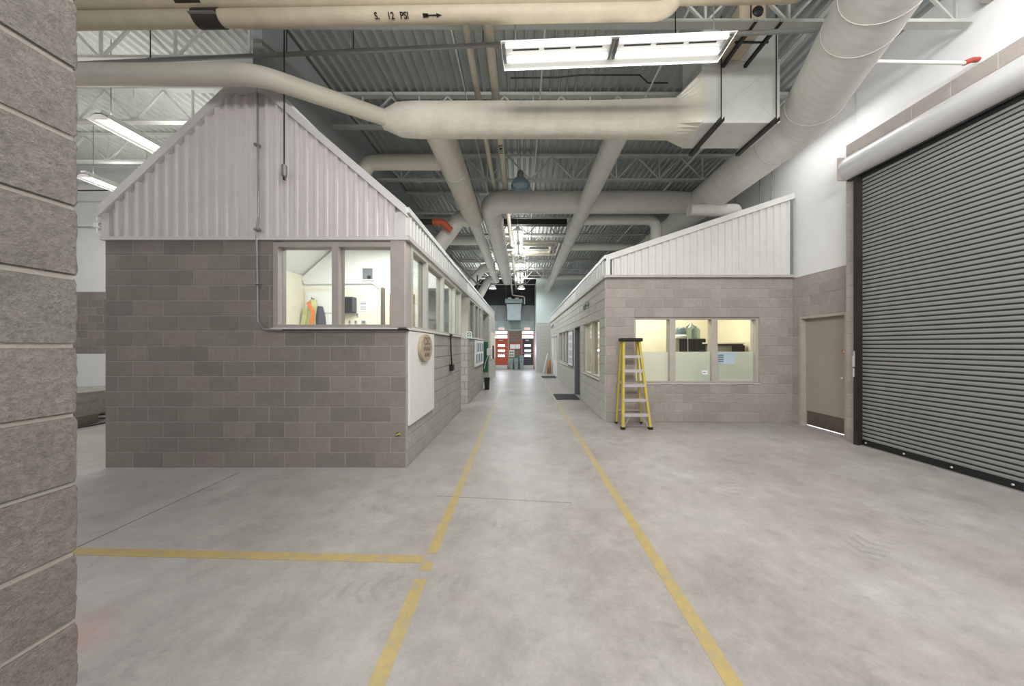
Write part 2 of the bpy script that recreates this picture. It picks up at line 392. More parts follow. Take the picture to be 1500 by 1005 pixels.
def arc_path(pts, r, n=8):
    """round the inner corners of a polyline"""
    pts = [Vector(p) for p in pts]; out = [pts[0]]
    for i in range(1, len(pts) - 1):
        a = (pts[i - 1] - pts[i]); b = (pts[i + 1] - pts[i]); la, lb = a.length, b.length; a.normalize(); b.normalize()
        ang = a.angle(b); t = min(r / math.tan(ang / 2), la * .49, lb * .49)
        p0, p1 = pts[i] + a * t, pts[i] + b * t
        for k in range(n + 1):
            u = k / n; out.append(p0 * (1 - u) ** 2 + pts[i] * 2 * u * (1 - u) + p1 * u * u)
    out.append(pts[-1]); return out
def text(name, body, size, loc, rot, mat, parent, align='CENTER', sx=1.0, ext=0.0015):
    c = bpy.data.curves.new(name, 'FONT'); c.body = body; c.size = size; c.align_x = align; c.align_y = 'CENTER'; c.extrude = ext; c.offset = size * .02
    tmp = bpy.data.objects.new(name, c); COL.objects.link(tmp)
    dg = bpy.context.evaluated_depsgraph_get(); dg.update()
    me = bpy.data.meshes.new_from_object(tmp.evaluated_get(dg)); me.name = name
    bpy.data.objects.remove(tmp); me.materials.clear(); me.materials.append(M[mat])
    o = bpy.data.objects.new(name, me); COL.objects.link(o); place(o, loc, parent)
    o.rotation_euler = rot; o.scale = (sx, 1, 1); return o

# ------------------------------------------------------------------ block walls
BL, BH, J = 0.4, 0.2, 0.010
_bm = {}
def block_mesh(l, h, mat):
    key = (round(l, 3), round(h, 3), mat)
    if key not in _bm:
        # local: u along length, n outwards, z up; centre at the back face middle
        c = 0.004; a, b = l / 2, h / 2
        ring = lambda x, z, y: [(-x, y, -z), (x, y, -z), (x, y, z), (-x, y, z)]
        vs = ring(a, b, -0.012) + ring(a, b, 0.0045) + ring(a - c, b - c, 0.008)
        fs = []
        for k in (0, 4):
            for j in range(4): fs.append((k + j, k + (j + 1) % 4, k + 4 + (j + 1) % 4, k + 4 + j))
        fs.append((8, 9, 10, 11))
        me = bpy.data.meshes.new('concrete_block'); me.from_pydata(vs, [], fs); me.materials.append(M[mat]); me.update()
        _bm[key] = me
    return _bm[key]
def holes_cut(segs, holes):
    for (h0, h1) in holes:
        out = []
        for (a, b) in segs:
            if h1 <= a or h0 >= b: out.append((a, b)); continue
            if h0 > a: out.append((a, h0))
            if h1 < b: out.append((h1, b))
        segs = out
    return segs
def block_wall(name, axis, face, sgn, u0, u1, z0, z1, mat, mortar, thick=0.19, openings=(), stuff_from=None, u_anchor=None, label=None, kind='structure', cores=True, max_single=290):
    """axis: direction the wall runs in ('x' or 'y'); face: coordinate of the visible face; sgn: +1/-1 outward direction.
    Each block is a part of the wall; blocks beyond stuff_from are joined."""
    us = sorted({u0, u1, *[o[0] for o in openings], *[o[1] for o in openings]}); us = [u for u in us if u0 <= u <= u1]
    zs = sorted({z0, z1, *[o[2] for o in openings], *[o[3] for o in openings]}); zs = [z for z in zs if z0 <= z <= z1]
    core = MB(); prd = .003 if mortar == 'mortar' else -.001
    for a, b in zip(us, us[1:]):
        for c, d in zip(zs, zs[1:]):
            m, n = (a + b) / 2, (c + d) / 2
            if any(o[0] < m < o[1] and o[2] < n < o[3] for o in openings): continue
            if axis == 'x': core.box(a, b, face + sgn * prd, face - sgn * thick, c, d)
            else: core.box(face + sgn * prd, face - sgn * thick, a, b, c, d)
    w = core.build(name, mortar, None, label=label, kind=kind)
    anchor = u0 if u_anchor is None else u_anchor
    cand = []; n = int(math.ceil((z1 - z0) / BH - 1e-6)); k0 = round(z0 / BH)
    for r in range(n):
        za = z0 + r * BH; zb = min(za + BH, z1); off = (BL / 2) * ((r + k0) % 2)
        q = math.floor((u0 - anchor + off) / BL) - 1; x = anchor - off + q * BL
        while x < u1:
            a, b = max(x, u0), min(x + BL, u1)
            if b - a > 0.03:
                hs = []; zc = (za + zb) / 2; za2, zb2 = za, zb
                for o in openings:
                    if o[2] < zc < o[3]: hs.append((o[0], o[1]))
                for (p, s_) in holes_cut([(a, b)], hs):
                    if s_ - p > 0.04: cand.append((p, s_, za, zb))
            x += BL
    st = MB(); tones = []; singles = 0
    for (p, s_, za, zb) in sorted(cand, key=lambda c: (c[0] if axis == 'y' else 0)):
        l, h = s_ - p - J, zb - za - J
        jit = random.uniform(-.0015, .0015); u, z = (p + s_) / 2, (za + zb) / 2
        if (stuff_from is None or p < stuff_from) and singles < max_single:
            o = bpy.data.objects.new('concrete_block', block_mesh(l, h, mat)); COL.objects.link(o); singles += 1
            if axis == 'x':
                place(o, (u, face + sgn * jit, z), w); o.rotation_euler = (0, 0, PI if sgn < 0 else 0)
            else:
                place(o, (face + sgn * jit, u, z), w); o.rotation_euler = (0, 0, -PI / 2 if sgn > 0 else PI / 2)
        else:
            me = block_mesh(l, h, mat)
            vs = []
            for v in me.vertices:
                y = v.co.y + jit
                vs.append((u + v.co.x, face + sgn * y, z + v.co.z) if axis == 'x' else (face + sgn * y, u + v.co.x, z + v.co.z))
            st.add(vs, [tuple(pl.vertices) for pl in me.polygons]); tones += [random.random()] * len(vs)
    if st.v:
        o = st.build('concrete_blocks', mat, w, kind='stuff')
        at = o.data.attributes.new('tone', 'FLOAT', 'POINT'); at.data.foreach_set('value', tones)
    return w

def corrugated(axis, base, sgn, u0, u1, zlo, zhi, pitch=0.13, depth=0.03, flat=0.55):
    """ribbed sheet running along axis; zlo, zhi are functions of u"""
    m = MB(); pts = []; u = u0
    while u < u1 - 1e-4:
        for f, d in ((0, 0), (flat, 0), (flat + .1, 1), (.9, 1), (.9999, 0)):
            x = u + f * pitch
            if x <= u1: pts.append((x, d * depth))
        u += pitch
    pts.append((u1, 0)); vs = []; fs = []
    P = lambda a, d, z: (a, base + sgn * d, z) if axis == 'x' else (base + sgn * d, a, z)
    for a, d in pts: vs += [P(a, d, zlo(a)), P(a, d, zhi(a))]
    for i in range(len(pts) - 1): fs.append((2 * i, 2 * i + 2, 2 * i + 3, 2 * i + 1))
    for a, d in pts: vs += [P(a, -0.02, zlo(a)), P(a, -0.02, zhi(a))]
    return m.add(vs[:2 * len(pts)], fs)

# ================================================================== SETTING
box('floor', (-16, 9, -7, 24, -0.15, 0), 'floor', kind='structure')
# painted floor lines
def line_quad(name, a, b, w, label, cut=()):
    a, b = Vector(a), Vector(b); d = (b - a).normalized(); r = Vector((-d.y, d.x, 0)) * w / 2
    m = MB(); n = 240; L = (b - a).length
    for i in range(n):
        t0, t1 = i / n, (i + 1) / n
        if any(c0 < t0 * L < c1 for c0, c1 in cut): continue
        p, q = a + (b - a) * t0, a + (b - a) * t1
        m.add([p - r, q - r, q + r, p + r, *[v + Vector((0, 0, .0015)) for v in (p - r, q - r, q + r, p + r)]],
              [(0, 1, 5, 4), (3, 2, 6, 7), (4, 5, 6, 7), (0, 3, 7, 4), (1, 2, 6, 5)])
    return m.build(name, 'line', label=label, kind='structure')
line_quad('trim_1', (-0.675, 0.2, 0), (-0.9, 21.5, 0), 0.085, 'worn yellow aisle line painted beside the long booth', cut=((1.95, 2.0), (2.12, 2.135)))
line_quad('trim_2', (1.0, 0.2, 0), (0.99, 21.5, 0), 0.085, 'worn yellow aisle line painted on the roller door side')
line_quad('trim_3', (-3.6, 2.45, 0), (-0.74, 2.355, 0), 0.085, 'yellow cross line meeting the aisle line at a corner')
MB().tube([(-3.5, 1.2, 0.0005), (-3.58, 3.98, 0.0005)], 0.004, 5).build('trim_4', 'crack', kind='structure', label='thin saw-cut joint running across the concrete floor')
MB().tube([(-0.9, 3.35, 0.0005), (-0.2, 3.28, 0.0005), (0.5, 3.2, .0005)], 0.002, 5).build('trim_5', 'crack', kind='structure', label='hairline crack across the aisle floor')

DECK = 6.27
# ---- ceilings: ribbed steel deck, ribs along the hall
def deck(name, x0, x1, y0, y1, mat, label):
    p = 0.152; prof = []; x = x0
    while x < x1:
        for f, h in ((0, 0), (0.10, 0.0), (0.26, 1), (0.84, 1), (1.0, 0)): prof.append((min(x + f * p, x1), DECK + h * 0.05))
        x += p
    m = MB(); n = len(prof)
    vs = [(a, y0, z) for a, z in prof] + [(a, y1, z) for a, z in prof]
    m.add(vs, [(i, i + 1, i + 1 + n, i + n) for i in range(n - 1)])
    m.box(x0, x1, y0, y1, DECK + 0.06, DECK + 0.12)
    return m.build(name, mat, kind='structure', label=label)
deck('ceiling', -3.6, 5.7, -7, 24, 'deck', 'ribbed galvanised steel roof deck over the aisle')
deck('ceiling', -16, -3.6, -7, 8.3, 'deck_white', 'white ribbed roof deck over the side bay')

# ---- foreground pier
pier = MB().box(-1.58, -1.305, -1.48, .912, 0, 6.2).build('wall_pier', 'mortar_pier', kind='structure', label='rough grey block wall end close to the camera')
for r in range(31):
    z0, z1 = r * BH + J / 2, (r + 1) * BH - J / 2; a = .92 - (BL if r % 2 else BL / 2); y1 = .92
    while y1 > -1.48:
        y0 = max(a + J, -1.48); m_ = MB(); jit = random.uniform(-.002, .002)
        if y1 > .9:
            edge = [(y1 + random.uniform(-.0022, .0018) - (.004 if q in (0, 13) else 0), z0 + (z1 - z0) * q / 13) for q in range(14)]
            poly = [(y0, z0)] + edge + [(y0, z1)]
            m_.prism(poly, 'x', -1.59, -1.304 + jit).prism([(y0, z0 + .004)] + [(y - .005, min(max(z, z0 + .004), z1 - .004)) for y, z in edge] + [(y0, z1 - .004)], 'x', -1.304 + jit, -1.299 + jit)
        else: m_.cbox(-1.59, -1.299 + jit, y0, y1, z0, z1, c=.006)
        m_.build('concrete_block', 'block_pier', pier); y1 = a; a -= BL
# ---- side bay back wall
box('wall_side_bay', (-16, -5.5, 8.1, 8.25, 3.0, DECK), 'white_wall', kind='structure', label='white wall at the back of the side bay')
block_wall('wall_side_bay_blocks', 'x', 8.1, -1, -13, -5.5, 1.4, 3.0, 'block_front', 'mortar', thick=.15, label='band of grey blocks in the side bay wall', max_single=160)
box('wall_side_bay_base', (-16, -5.5, 8.09, 8.25, 0, 1.4), 'white_wall', kind='structure', label='white painted lower wall of the side bay')
box('wall_side_bay_end', (-16.1, -16, -7, 8.3, 0, DECK), 'white_wall', kind='structure')
# ---- upper partition over the booth ridge
box('wall_partition', (-3.62, -3.5, 4.22, 24, 4.9, DECK), 'grey_wall', kind='structure', label='grey partition rising from the booth ridge to the deck')
# ---- right wall
RW = 5.68
block_wall('wall_right', 'y', RW, -1, 5.30, 6.59, 0, 3.02, 'block_right', 'mortar', openings=[(5.48, 6.42, 0, 2.2)], u_anchor=5.40, label='grey block wall around the beige service door')
box('wall_right_upper', (RW, RW + .15, 5.30, 6.8, 3.02, DECK), 'white_wall', kind='structure', label='white wall above the service door')
box('wall_right_far', (RW, RW + .15, 6.8, 24, 0, DECK), 'white_wall', kind='structure')
box('wall_right_near', (RW - .02, RW + .15, -7, 5.32, 4.98, DECK), 'white_wall', kind='structure', label='white wall above the rolling shutter')
block_wall('wall_right_pier', 'y', 5.47, -1, 5.11, 5.30, 0, 4.98, 'block_right', 'mortar', thick=.3, u_anchor=5.11, label='grey block jamb between service door and rolling shutter')
block_wall('wall_right_lintel', 'y', 5.47, -1, -2.4, 5.11, 4.58, 4.98, 'block_right', 'mortar', thick=.3, label='grey block lintel course above the shutter hood')
block_wall('wall_right_near_pier', 'y', 5.47, -1, -2.4, 1.2, 0, 4.6, 'block_right', 'mortar', thick=.3, label='grey block wall on the near side of the shutter')
box('trim_6', (RW - .14, RW + .05, 3.2, 3.8, 5.75, DECK), 'frame', kind='structure', label='mauve steel bearing pier high on the white wall')

# ---- end wall
EY = 22.0
block_wall('wall_end', 'x', EY, -1, -0.95, -0.08, 0, 2.7, 'block_tile', 'mortar', thick=.2, u_anchor=-0.95, label='brown block panel between the two orange framed doors')
box('wall_end_upper', (-6, 1.2, EY + .02, EY + .2, 2.7, DECK), 'dark_wall', kind='structure', label='dark wall high above the far doors')
box('wall_end_side', (-6, -2.0, EY, EY + .2, 0, 2.7), 'block_side', kind='structure')
corrugated('x', EY - .02, -1, -2.6, 0.86, lambda a: 2.78, lambda a: 3.35, .15).build('trim_7', 'siding_green', kind='structure', label='pale green ribbed siding strip over the far doors')
corrugated('x', EY, -1, -2.6, 0.86, lambda a: 3.35, lambda a: 4.45, .15).build('trim_8', 'grey_wall', kind='structure', label='grey ribbed siding above the green strip')
box('trim_9', (-2.6, .86, EY - .06, EY, 2.66, 2.78), 'siding_green', kind='structure')
# ---- white tower beside the end wall
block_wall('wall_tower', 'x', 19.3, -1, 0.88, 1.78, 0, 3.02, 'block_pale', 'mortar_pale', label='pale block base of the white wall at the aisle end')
box('wall_tower_upper', (0.88, RW, 19.3, 19.45, 3.02, 5.75), 'teal_wall', kind='structure', label='pale teal wall above the block base')
box('wall_tower_side', (0.88, 1.03, 19.46, EY + .1, 0, 5.75), 'teal_wall', kind='structure')

# ================================================================== LONG BOOTH (gabled)
BX, BY, BW = -1.53, 4.14, -5.49       # side face, front face, far corner
SILL = 1.84
block_wall('wall_booth_front', 'x', BY, -1, BW, BX, 0, 3.0, 'block_front', 'mortar', openings=[(-3.26, BX + .01, SILL, 3.01)], u_anchor=BX, label='grey block front wall of the gabled booth')
block_wall('wall_booth_side', 'y', BX, 1, BY + .01, 7.82, 0, SILL, 'block_side', 'mortar_side', u_anchor=BY, label='grey block side wall of the booth below its windows')
block_wall('wall_booth_side_far', 'y', BX + .03, 1, 8.74, 11.9, 0, SILL, 'block_side', 'mortar_side', label='second length of grey block booth wall past the doorway')
block_wall('wall_booth_return', 'x', 8.74, -1, -2.4, BX + .02, 0, SILL, 'block_side', 'mortar_side', label='narrow block return beside the booth doorway')
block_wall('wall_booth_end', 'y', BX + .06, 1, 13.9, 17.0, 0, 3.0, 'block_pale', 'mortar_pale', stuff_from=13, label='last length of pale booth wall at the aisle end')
block_wall('wall_booth_end_return', 'x', 13.9, -1, -2.6, BX + .06, 0, 3.0, 'block_side', 'mortar_side', stuff_from=-9, label='block return facing the aisle behind the telephone')
box('wall_booth_rear', (-2.6, -2.45, 7.82, 17, 0, 3.05), 'room_white', kind='structure')
box('wall_booth_left', (BW + .002, BW + .19, BY + .19, 8.1, 0, 3.3), 'cream', kind='structure', label='cream interior wall of the gabled booth')
# roof of the booth
RZ, RXP = 5.05, -3.43
def roofslab(x0, z0, x1, z1, name, label=None):
    MB().prism([(x0, z0), (x1, z1), (x1, z1 + .07), (x0, z0 + .07)], 'y', BY + .02, 17.0).build(name, 'room_white', kind='structure', label=label)
roofslab(BX - .02, 3.33, RXP, 4.98, 'roof_slope_aisle', 'aisle side roof slope of the gabled booth')
roofslab(BW + .02, 3.22, RXP, 4.98, 'roof_slope_bay')
# gable siding
zt = lambda a: min(4.99, 3.36 + (a - BW) * .925, 3.38 + (BX - a) * .875)
g = thing('gable_wall', (-3.5, BY, 3.0), kind='structure', label='mauve white ribbed gable siding on the booth front')
corrugated('x', BY - .005, -1, BW + .09, -3.44, lambda a: 3.03, zt, .13, .04, .55).build('siding_sheet', 'siding', g)
corrugated('x', BY - .005, -1, -3.44, BX - .13, lambda a: 3.03, zt, .13, .04, .55).build('siding_sheet', 'siding', g)
MB().prism([(BW, 3.0), (BX, 3.0), (BX, 3.3), (-3.2, 4.95), (-3.66, 4.95), (BW, 3.28)], 'y', BY + .02, BY + .18).build('backing', 'room_white', g)
MB().box(BW - .02, BX + .03, BY - .05, BY + .02, 2.985, 3.03).build('drip_edge', 'siding_trim', g)
MB().prism([(BW, 3.03), (BW + .1, 3.03), (BW + .1, 3.34), (BW, 3.34)], 'y', BY - .045, BY + .01).build('corner_trim', 'siding_trim', g)
MB().prism([(BX - .14, 3.03), (BX + .01, 3.03), (BX + .01, 3.36), (BX - .14, 3.34)], 'y', BY - .045, BY + .01).build('corner_trim', 'siding_trim', g)
MB().prism([(BW - .02, 3.28), (-3.80, 4.90), (-3.80, 5.02), (BW - .02, 3.42)], 'y', BY - .07, BY + .02).build('rake_trim', 'siding_trim', g)
MB().prism([(-3.80, 4.90), (-3.37, 4.90), (-3.37, 5.02), (-3.80, 5.02)], 'y', BY - .07, BY + .02).build('rake_trim', 'siding_trim', g)
MB().prism([(-3.37, 4.90), (BX + .02, 3.30), (BX + .02, 3.42), (-3.37, 5.02)], 'y', BY - .07, BY + .02).build('rake_trim', 'siding_trim', g)
# side fascia
fa = thing('fascia_booth_side', (BX, 10, 3.0), kind='structure', label='long ribbed fascia running along the booth eave')
corrugated('y', BX + .005, 1, BY + .02, 8.6, lambda a: 3.05, lambda a: 3.36, .13, .025, .58).build('siding_sheet', 'siding_side', fa)
MB().box(BX - .05, BX + .015, BY, 17.0, 3.0, 3.42).build('backing', 'siding_side', fa)
MB().box(BX, BX + .05, BY - .03, 17.0, 3.35, 3.42).build('top_trim', 'siding_side', fa)
MB().box(BX, BX + .05, BY - .03, 17.0, 2.99, 3.05).build('drip_edge', 'frame_side', fa)
MB().box(BX + .012, BX + .03, 8.6, 17.0, 3.05, 3.35).build('flat_sheet', 'siding_side', fa)
box('trim_10', (-2.6, BX - .01, 7.8, 17, 2.98, 3.04), 'siding_side', kind='structure')

# windows of the booth
def frame_x(idx, x0, x1, y, z0, z1, mulls, mat, label, depth=.12, fw=.05, glass='glass'):
    w = thing('window_%d' % idx, ((x0 + x1) / 2, y, z0), kind='structure', label=label)
    MB().box(x0, x1, y - .03, y + depth, z1 - fw, z1).build('head_rail', mat, w)
    MB().box(x0, x1, y - .03, y + depth, z0, z0 + fw * .7).build('bottom_rail', mat, w)
    MB().box(x0, x0 + fw, y - .03, y + depth, z0 + fw * .7, z1 - fw).build('stile', mat, w)
    MB().box(x1 - fw, x1, y - .03, y + depth, z0 + fw * .7, z1 - fw).build('stile', mat, w)
    for m_, mw in mulls: MB().box(m_ - mw / 2, m_ + mw / 2, y - .03, y + depth, z0 + fw * .7, z1 - fw).build('mullion', mat, w)
    e = [x0 + fw] + [q for m_, mw in mulls for q in (m_ - mw / 2, m_ + mw / 2)] + [x1 - fw]
    panes = []
    for a, b in zip(e[::2], e[1::2]):
        panes.append(MB().box(a, b, y + .05, y + .058, z0 + fw * .7, z1 - fw).build('pane', glass, w))
    return w, e
def frame_y(idx, x, y0, y1, z0, z1, mulls, mat, label, sgn=1, depth=.12, fw=.05, glass='glass'):
    w = thing('window_%d' % idx, (x, (y0 + y1) / 2, z0), kind='structure', label=label)
    X0, X1 = x + sgn * .015, x - sgn * depth
    MB().box(X0, X1, y0, y1, z1 - fw, z1).build('head_rail', mat, w)
    MB().box(X0, X1, y0, y1, z0, z0 + fw * .7).build('bottom_rail', mat, w)
    MB().box(X0, X1, y0, y0 + fw, z0 + fw * .7, z1 - fw).build('stile', mat, w)
    MB().box(X0, X1, y1 - fw, y1, z0 + fw * .7, z1 - fw).build('stile', mat, w)
    for m_, mw in mulls: MB().box(X0, X1, m_ - mw / 2, m_ + mw / 2, z0 + fw * .7, z1 - fw).build('mullion', mat, w)
    e = [y0 + fw] + [q for m_, mw in mulls for q in (m_ - mw / 2, m_ + mw / 2)] + [y1 - fw]
    for a, b in zip(e[::2], e[1::2]):
        MB().box(x - sgn * .05, x - sgn * .058, a, b, z0 + fw * .7, z1 - fw).build('pane', glass, w)
    return w
frame_x(1, -3.26, -1.62, BY, SILL, 2.96, [(-2.45, .085)], 'frame', 'two pane window in the booth front wall', fw=.06)
MB().cbox(-1.73, BX, BY - .035, BY + .17, SILL, 2.99, c=.01).build('trim_11', 'frame', kind='structure', label='mauve grey corner post between booth windows')
frame_y(2, BX, BY + .17, 7.82, SILL, 2.97, [(5.02, .09), (6.07, .09), (7.12, .09)], 'frame_side', 'four pane window band in the booth side wall')
frame_y(3, BX + .03, 8.86, 11.85, SILL, 2.97, [(9.9, .12), (10.75, .12), (11.4, .1)], 'frame_side', 'narrow paned window band past the booth doorway')
MB().box(-1.80, BX + .03, 8.72, 8.87, SILL, 2.98).build('trim_12', 'frame_side', kind='structure', label='beige post at the far side of the booth doorway')
box('trim_13', (BW + 2.2, BX + .03, BY - .045, BY + .1, SILL - .03, SILL), 'sill', c=.006, kind='structure', label='pale ledge under the booth front window')
box('trim_14', (BX - .1, BX + .045, BY - .045, 7.84, SILL - .03, SILL), 'sill', c=.006, kind='structure', label='pale ledge under the booth side windows')
box('trim_15', (BX - .1, BX + .07, 8.72, 11.9, SILL - .03, SILL), 'sill', c=.006, kind='structure', label='pale ledge under the second window band')
# booth room inside
box('wall_booth_room_back', (BW + .19, -2.45, 7.6, 7.75, 0, 3.0), 'cream', kind='structure', label='cream block back wall inside the booth')
MB().prism([(BW + .19, 3.0), (BX - .2, 3.0), (BX - .2, 3.3), (RXP, 4.95), (BW + .19, 3.3)], 'y', 7.6, 7.75).build('wall_booth_room_gable', 'room_white', kind='structure', label='white upper wall inside the booth')
box('trim_16', (-3.38, -3.32, 7.5, 7.6, 0, 3.0), 'kick', kind='structure')
dr = thing('door_1', (-4.77, 7.55, 0), kind='structure', label='white door with the safety jacket inside the booth')
MB().box(-5.23, -4.31, 7.56, 7.6, 0, 2.93).build('door_frame', 'white_paint', dr)
MB().box(-5.17, -4.37, 7.53, 7.56, 0.01, 2.35).build('door_leaf', 'room_white', dr)
MB().box(-5.17, -4.37, 7.54, 7.56, 2.4, 2.88).build('transom_panel', 'room_white', dr)
MB().tube([(-4.45, 7.5, 1.05), (-4.45, 7.53, 1.05)], .02, 8).build('handle', 'steel', dr)
j = thing('safety_jacket', (-5.0, 7.48, 1.75), 'high visibility jacket with orange stripe hanging on the white booth door', 'jacket')
jm = MB()
def cloth(x0, x1, zt_, zb, bulge, flare, y=7.53):
    vs = []; fs = []; n = 10; m_ = 8
    for i in range(m_ + 1):
        t = i / m_; z = zt_ + (zb - zt_) * t; cx = (x0 + x1) / 2; hw = (x1 - x0) / 2 * (1 + flare * t) * (0.55 + .45 * min(1, t * 3))
        for k in range(n + 1):
            s_ = k / n * 2 - 1
            vs.append((cx + hw * s_, y - .02 - bulge * (1 - s_ * s_) - .012 * math.sin(s_ * 9 + t * 3), z))
    for i in range(m_):
        for k in range(n): a = i * (n + 1) + k; fs.append((a, a + 1, a + n + 2, a + n + 1))
    N0 = len(vs); vs2 = [(v[0], 7.53, v[2]) for v in vs]
    return MB().add(vs, fs, True).add(vs2, fs)
cloth(-5.15, -4.88, 2.70, 1.95, .06, .3).build('jacket_body', 'hivis', j)
cloth(-4.93, -4.74, 2.55, 1.8, .06, .7).build('jacket_lining', 'jacket_dark', j)
MB().bar((-5.08, 7.44, 2.64), (-4.93, 7.40, 2.42), .075, .02, (0, -1, 0)).bar((-4.93, 7.40, 2.42), (-4.97, 7.40, 2.02), .075, .02, (0, -1, 0)).build('orange_stripe', 'hivis_orange', j)
MB().bar((-5.14, 7.47, 2.5), (-5.25, 7.47, 1.85), .10, .05, (0, -1, 0)).build('sleeve', 'hivis', j)
MB().tube([(-5.0, 7.55, 2.74), (-5.0, 7.46, 2.72), (-5.0, 7.45, 2.76)], .012, 6).build('coat_hook', 'steel', j)
t_ = thing('wall_cabinet', (-4.16, 7.6, 2.4), 'dark grey metal box on the cream booth wall beside the door', 'cabinet')
MB().cbox(-4.35, -4.0, 7.42, 7.6, 2.40, 2.77, c=.015).build('body', 'jacket_dark', t_); MB().box(-4.33, -4.02, 7.41, 7.42, 2.42, 2.75).build('door', 'dark_steel', t_)
for (x, z, w_, h_) in ((-3.83, 2.57, .22, .27),):
    t_ = thing('notice', (x, 7.59, z - h_ / 2), 'white paper notice taped beside the dark box inside the booth', 'notice')
    MB().box(x - w_ / 2, x + w_ / 2, 7.592, 7.6, z - h_ / 2, z + h_ / 2).build('sheet', 'paper', t_)
    mm = MB(); [mm.box(x - .08, x + .06, 7.588, 7.5925, z + .09 - q * .035, z + .1 - q * .035) for q in range(6)]; mm.build('printed_lines', 'ink_grey', t_)
t_ = thing('vent_box', (-3.73, 7.6, 3.2), 'square recessed wall vent high inside the booth', 'vent')
mm = MB(); [mm.box(*b) for b in ((-3.88, -3.58, 7.57, 7.6, 3.18, 3.21), (-3.88, -3.58, 7.57, 7.6, 3.47, 3.5), (-3.88, -3.85, 7.57, 7.6, 3.21, 3.47), (-3.61, -3.58, 7.57, 7.6, 3.21, 3.47))]
mm.build('frame', 'sill', t_); MB().box(-3.85, -3.61, 7.59, 7.6, 3.21, 3.47).build('back_plate', 'ink_grey', t_)
MB().lathe([(.0, -.03), (.035, -.03), (.04, 0)], (-3.7, 7.59, 3.27), 12, 'y').build('knob', 'dark_steel', t_)
MB().tube(arc_path([(-5.28, 7.57, 3.2), (-5.25, 7.57, 3.1), (-3.6, 7.57, 3.12), (-3.4, 7.57, 2.95), (-3.35, 7.57, 2.0)], .1, 4), .022, 8).build('wall_conduit', 'white_paint', label='white cable trunking running across the booth inner wall', cat='conduit')
for i, (x, z, w_, nm) in enumerate(((-4.17, 2.18, .07, 'nearest the door'), (-4.02, 2.18, .07, 'in the middle of the row'), (-3.83, 2.18, .13, 'widest of the row'), (-3.99, 2.36, .08, 'under the dark box'))):
    t_ = thing('wall_socket', (x, 7.6, z - .05), 'small grey wall socket inside the booth, ' + nm, 'socket', 'sockets on the booth inner wall')
    MB().cbox(x - w_ / 2, x + w_ / 2, 7.58, 7.6, z - .05, z + .05, c=.005).build('plate', 'sill', t_)
    MB().box(x - w_ * .3, x + w_ * .3, 7.576, 7.581, z - .03, z + .03).build('outlet', 'ink_grey', t_)
t_ = thing('notice_board', (-3.0, 7.59, 2.1), 'tan pin board at the booth corner beyond the window post', 'board')
MB().box(-3.2, -2.6, 7.57, 7.6, 1.95, 2.85).build('frame', 'cardboard', t_); MB().box(-3.17, -2.63, 7.565, 7.571, 1.98, 2.82).build('panel', 'cream', t_)

# items on the booth outside
t_ = thing('conduit_run', (-3.43, BY, 1.8), 'steel electrical conduit falling down the gable and along the sill', 'conduit')
MB().tube(arc_path([(-3.44, BY - .06, 5.0), (-3.43, BY - .06, 3.3), (-3.46, BY - .05, 3.1), (-3.46, BY - .03, 1.92), (-3.36, BY - .06, 1.815), (-3.1, BY - .075, 1.81)], .08, 5), .012, 8).build('conduit', 'steel', t_)
MB().tube([(-3.1, BY - .075, 1.81), (BX + .06, BY - .075, 1.812)], .009, 8).build('cable', 'dark_steel', t_)
for z in (4.2, 3.1, 2.4): MB().cbox(-3.475, -3.415, BY - .085, BY - .03, z, z + .03, c=.004).build('clip', 'steel', t_)
t_ = thing('pendant_control', (-3.0, BY - .13, 3.75), 'small grey control box hanging on a cord before the gable', 'switch box')
px = -3.04
MB().tube([(px, BY - .13, DECK), (px, BY - .13, 3.92)], .008, 6).build('cord', 'dark_steel', t_)
MB().cbox(px - .03, px + .03, BY - .16, BY - .10, 3.76, 3.92, c=.015).build('box', 'steel', t_)
MB().tube([(px, BY - .13, 3.76), (px, BY - .13, 3.72)], .015, 8).build('button', 'dark_steel', t_)
t_ = thing('display_board', (BX, 4.75, .55), 'plain white board fixed to the booth side wall at its corner', 'board')
MB().cbox(BX + .008, BX + .035, 4.17, 5.33, .54, 1.80, c=.004).build('panel', 'whiteboard', t_)
t_ = thing('oval_sign', (BX, 4.75, 1.38), 'oval carved beige sign mounted on the plain white board', 'sign')
sc_ = MB(); oc = (BX + .06, 4.77, 1.57); vs = []; n = 36
for q, (dx, k) in enumerate(((-.025, 1), (.018, 1), (.025, .96))):
    for i in range(n):
        a = 2 * PI * i / n; vs.append((oc[0] + dx, oc[1] + .29 * k * math.cos(a), oc[2] + .21 * k * math.sin(a)))
fs = [(q * n + i, q * n + (i + 1) % n, (q + 1) * n + (i + 1) % n, (q + 1) * n + i) for q in (0, 1) for i in range(n)] + [tuple(range(2 * n, 3 * n))]
sc_.add(vs, fs).build('plaque', 'wood_sign', t_)
text('lettering', 'CSC', .16, (oc[0] + .026, oc[1], oc[2] + .1), (PI / 2, 0, PI / 2), 'sign_ink', t_)
mm = MB()
for r_, (z, hw) in enumerate(((-.01, .16), (-.1, .12))):
    for q in range(6): y = oc[1] - hw + q * hw * 2 / 5.6; mm.box(oc[0] + .024, oc[0] + .028, y, y + hw * .24, oc[2] + z - .03, oc[2] + z + .02 * (1 + (q % 2)))
mm.build('small_lettering', 'sign_ink', t_)
t_ = thing('pendant_socket', (BX + .05, 6.58, 1.1), 'black socket box hanging on a black cable from the booth ledge', 'socket')
MB().tube([(BX + .05, 6.5, 1.83), (BX + .05, 6.52, 1.5), (BX + .05, 6.6, 1.22)], .014, 8).build('cable', 'black', t_)
MB().cbox(BX + .01, BX + .09, 6.53, 6.68, 1.08, 1.22, c=.015).build('box', 'black', t_)
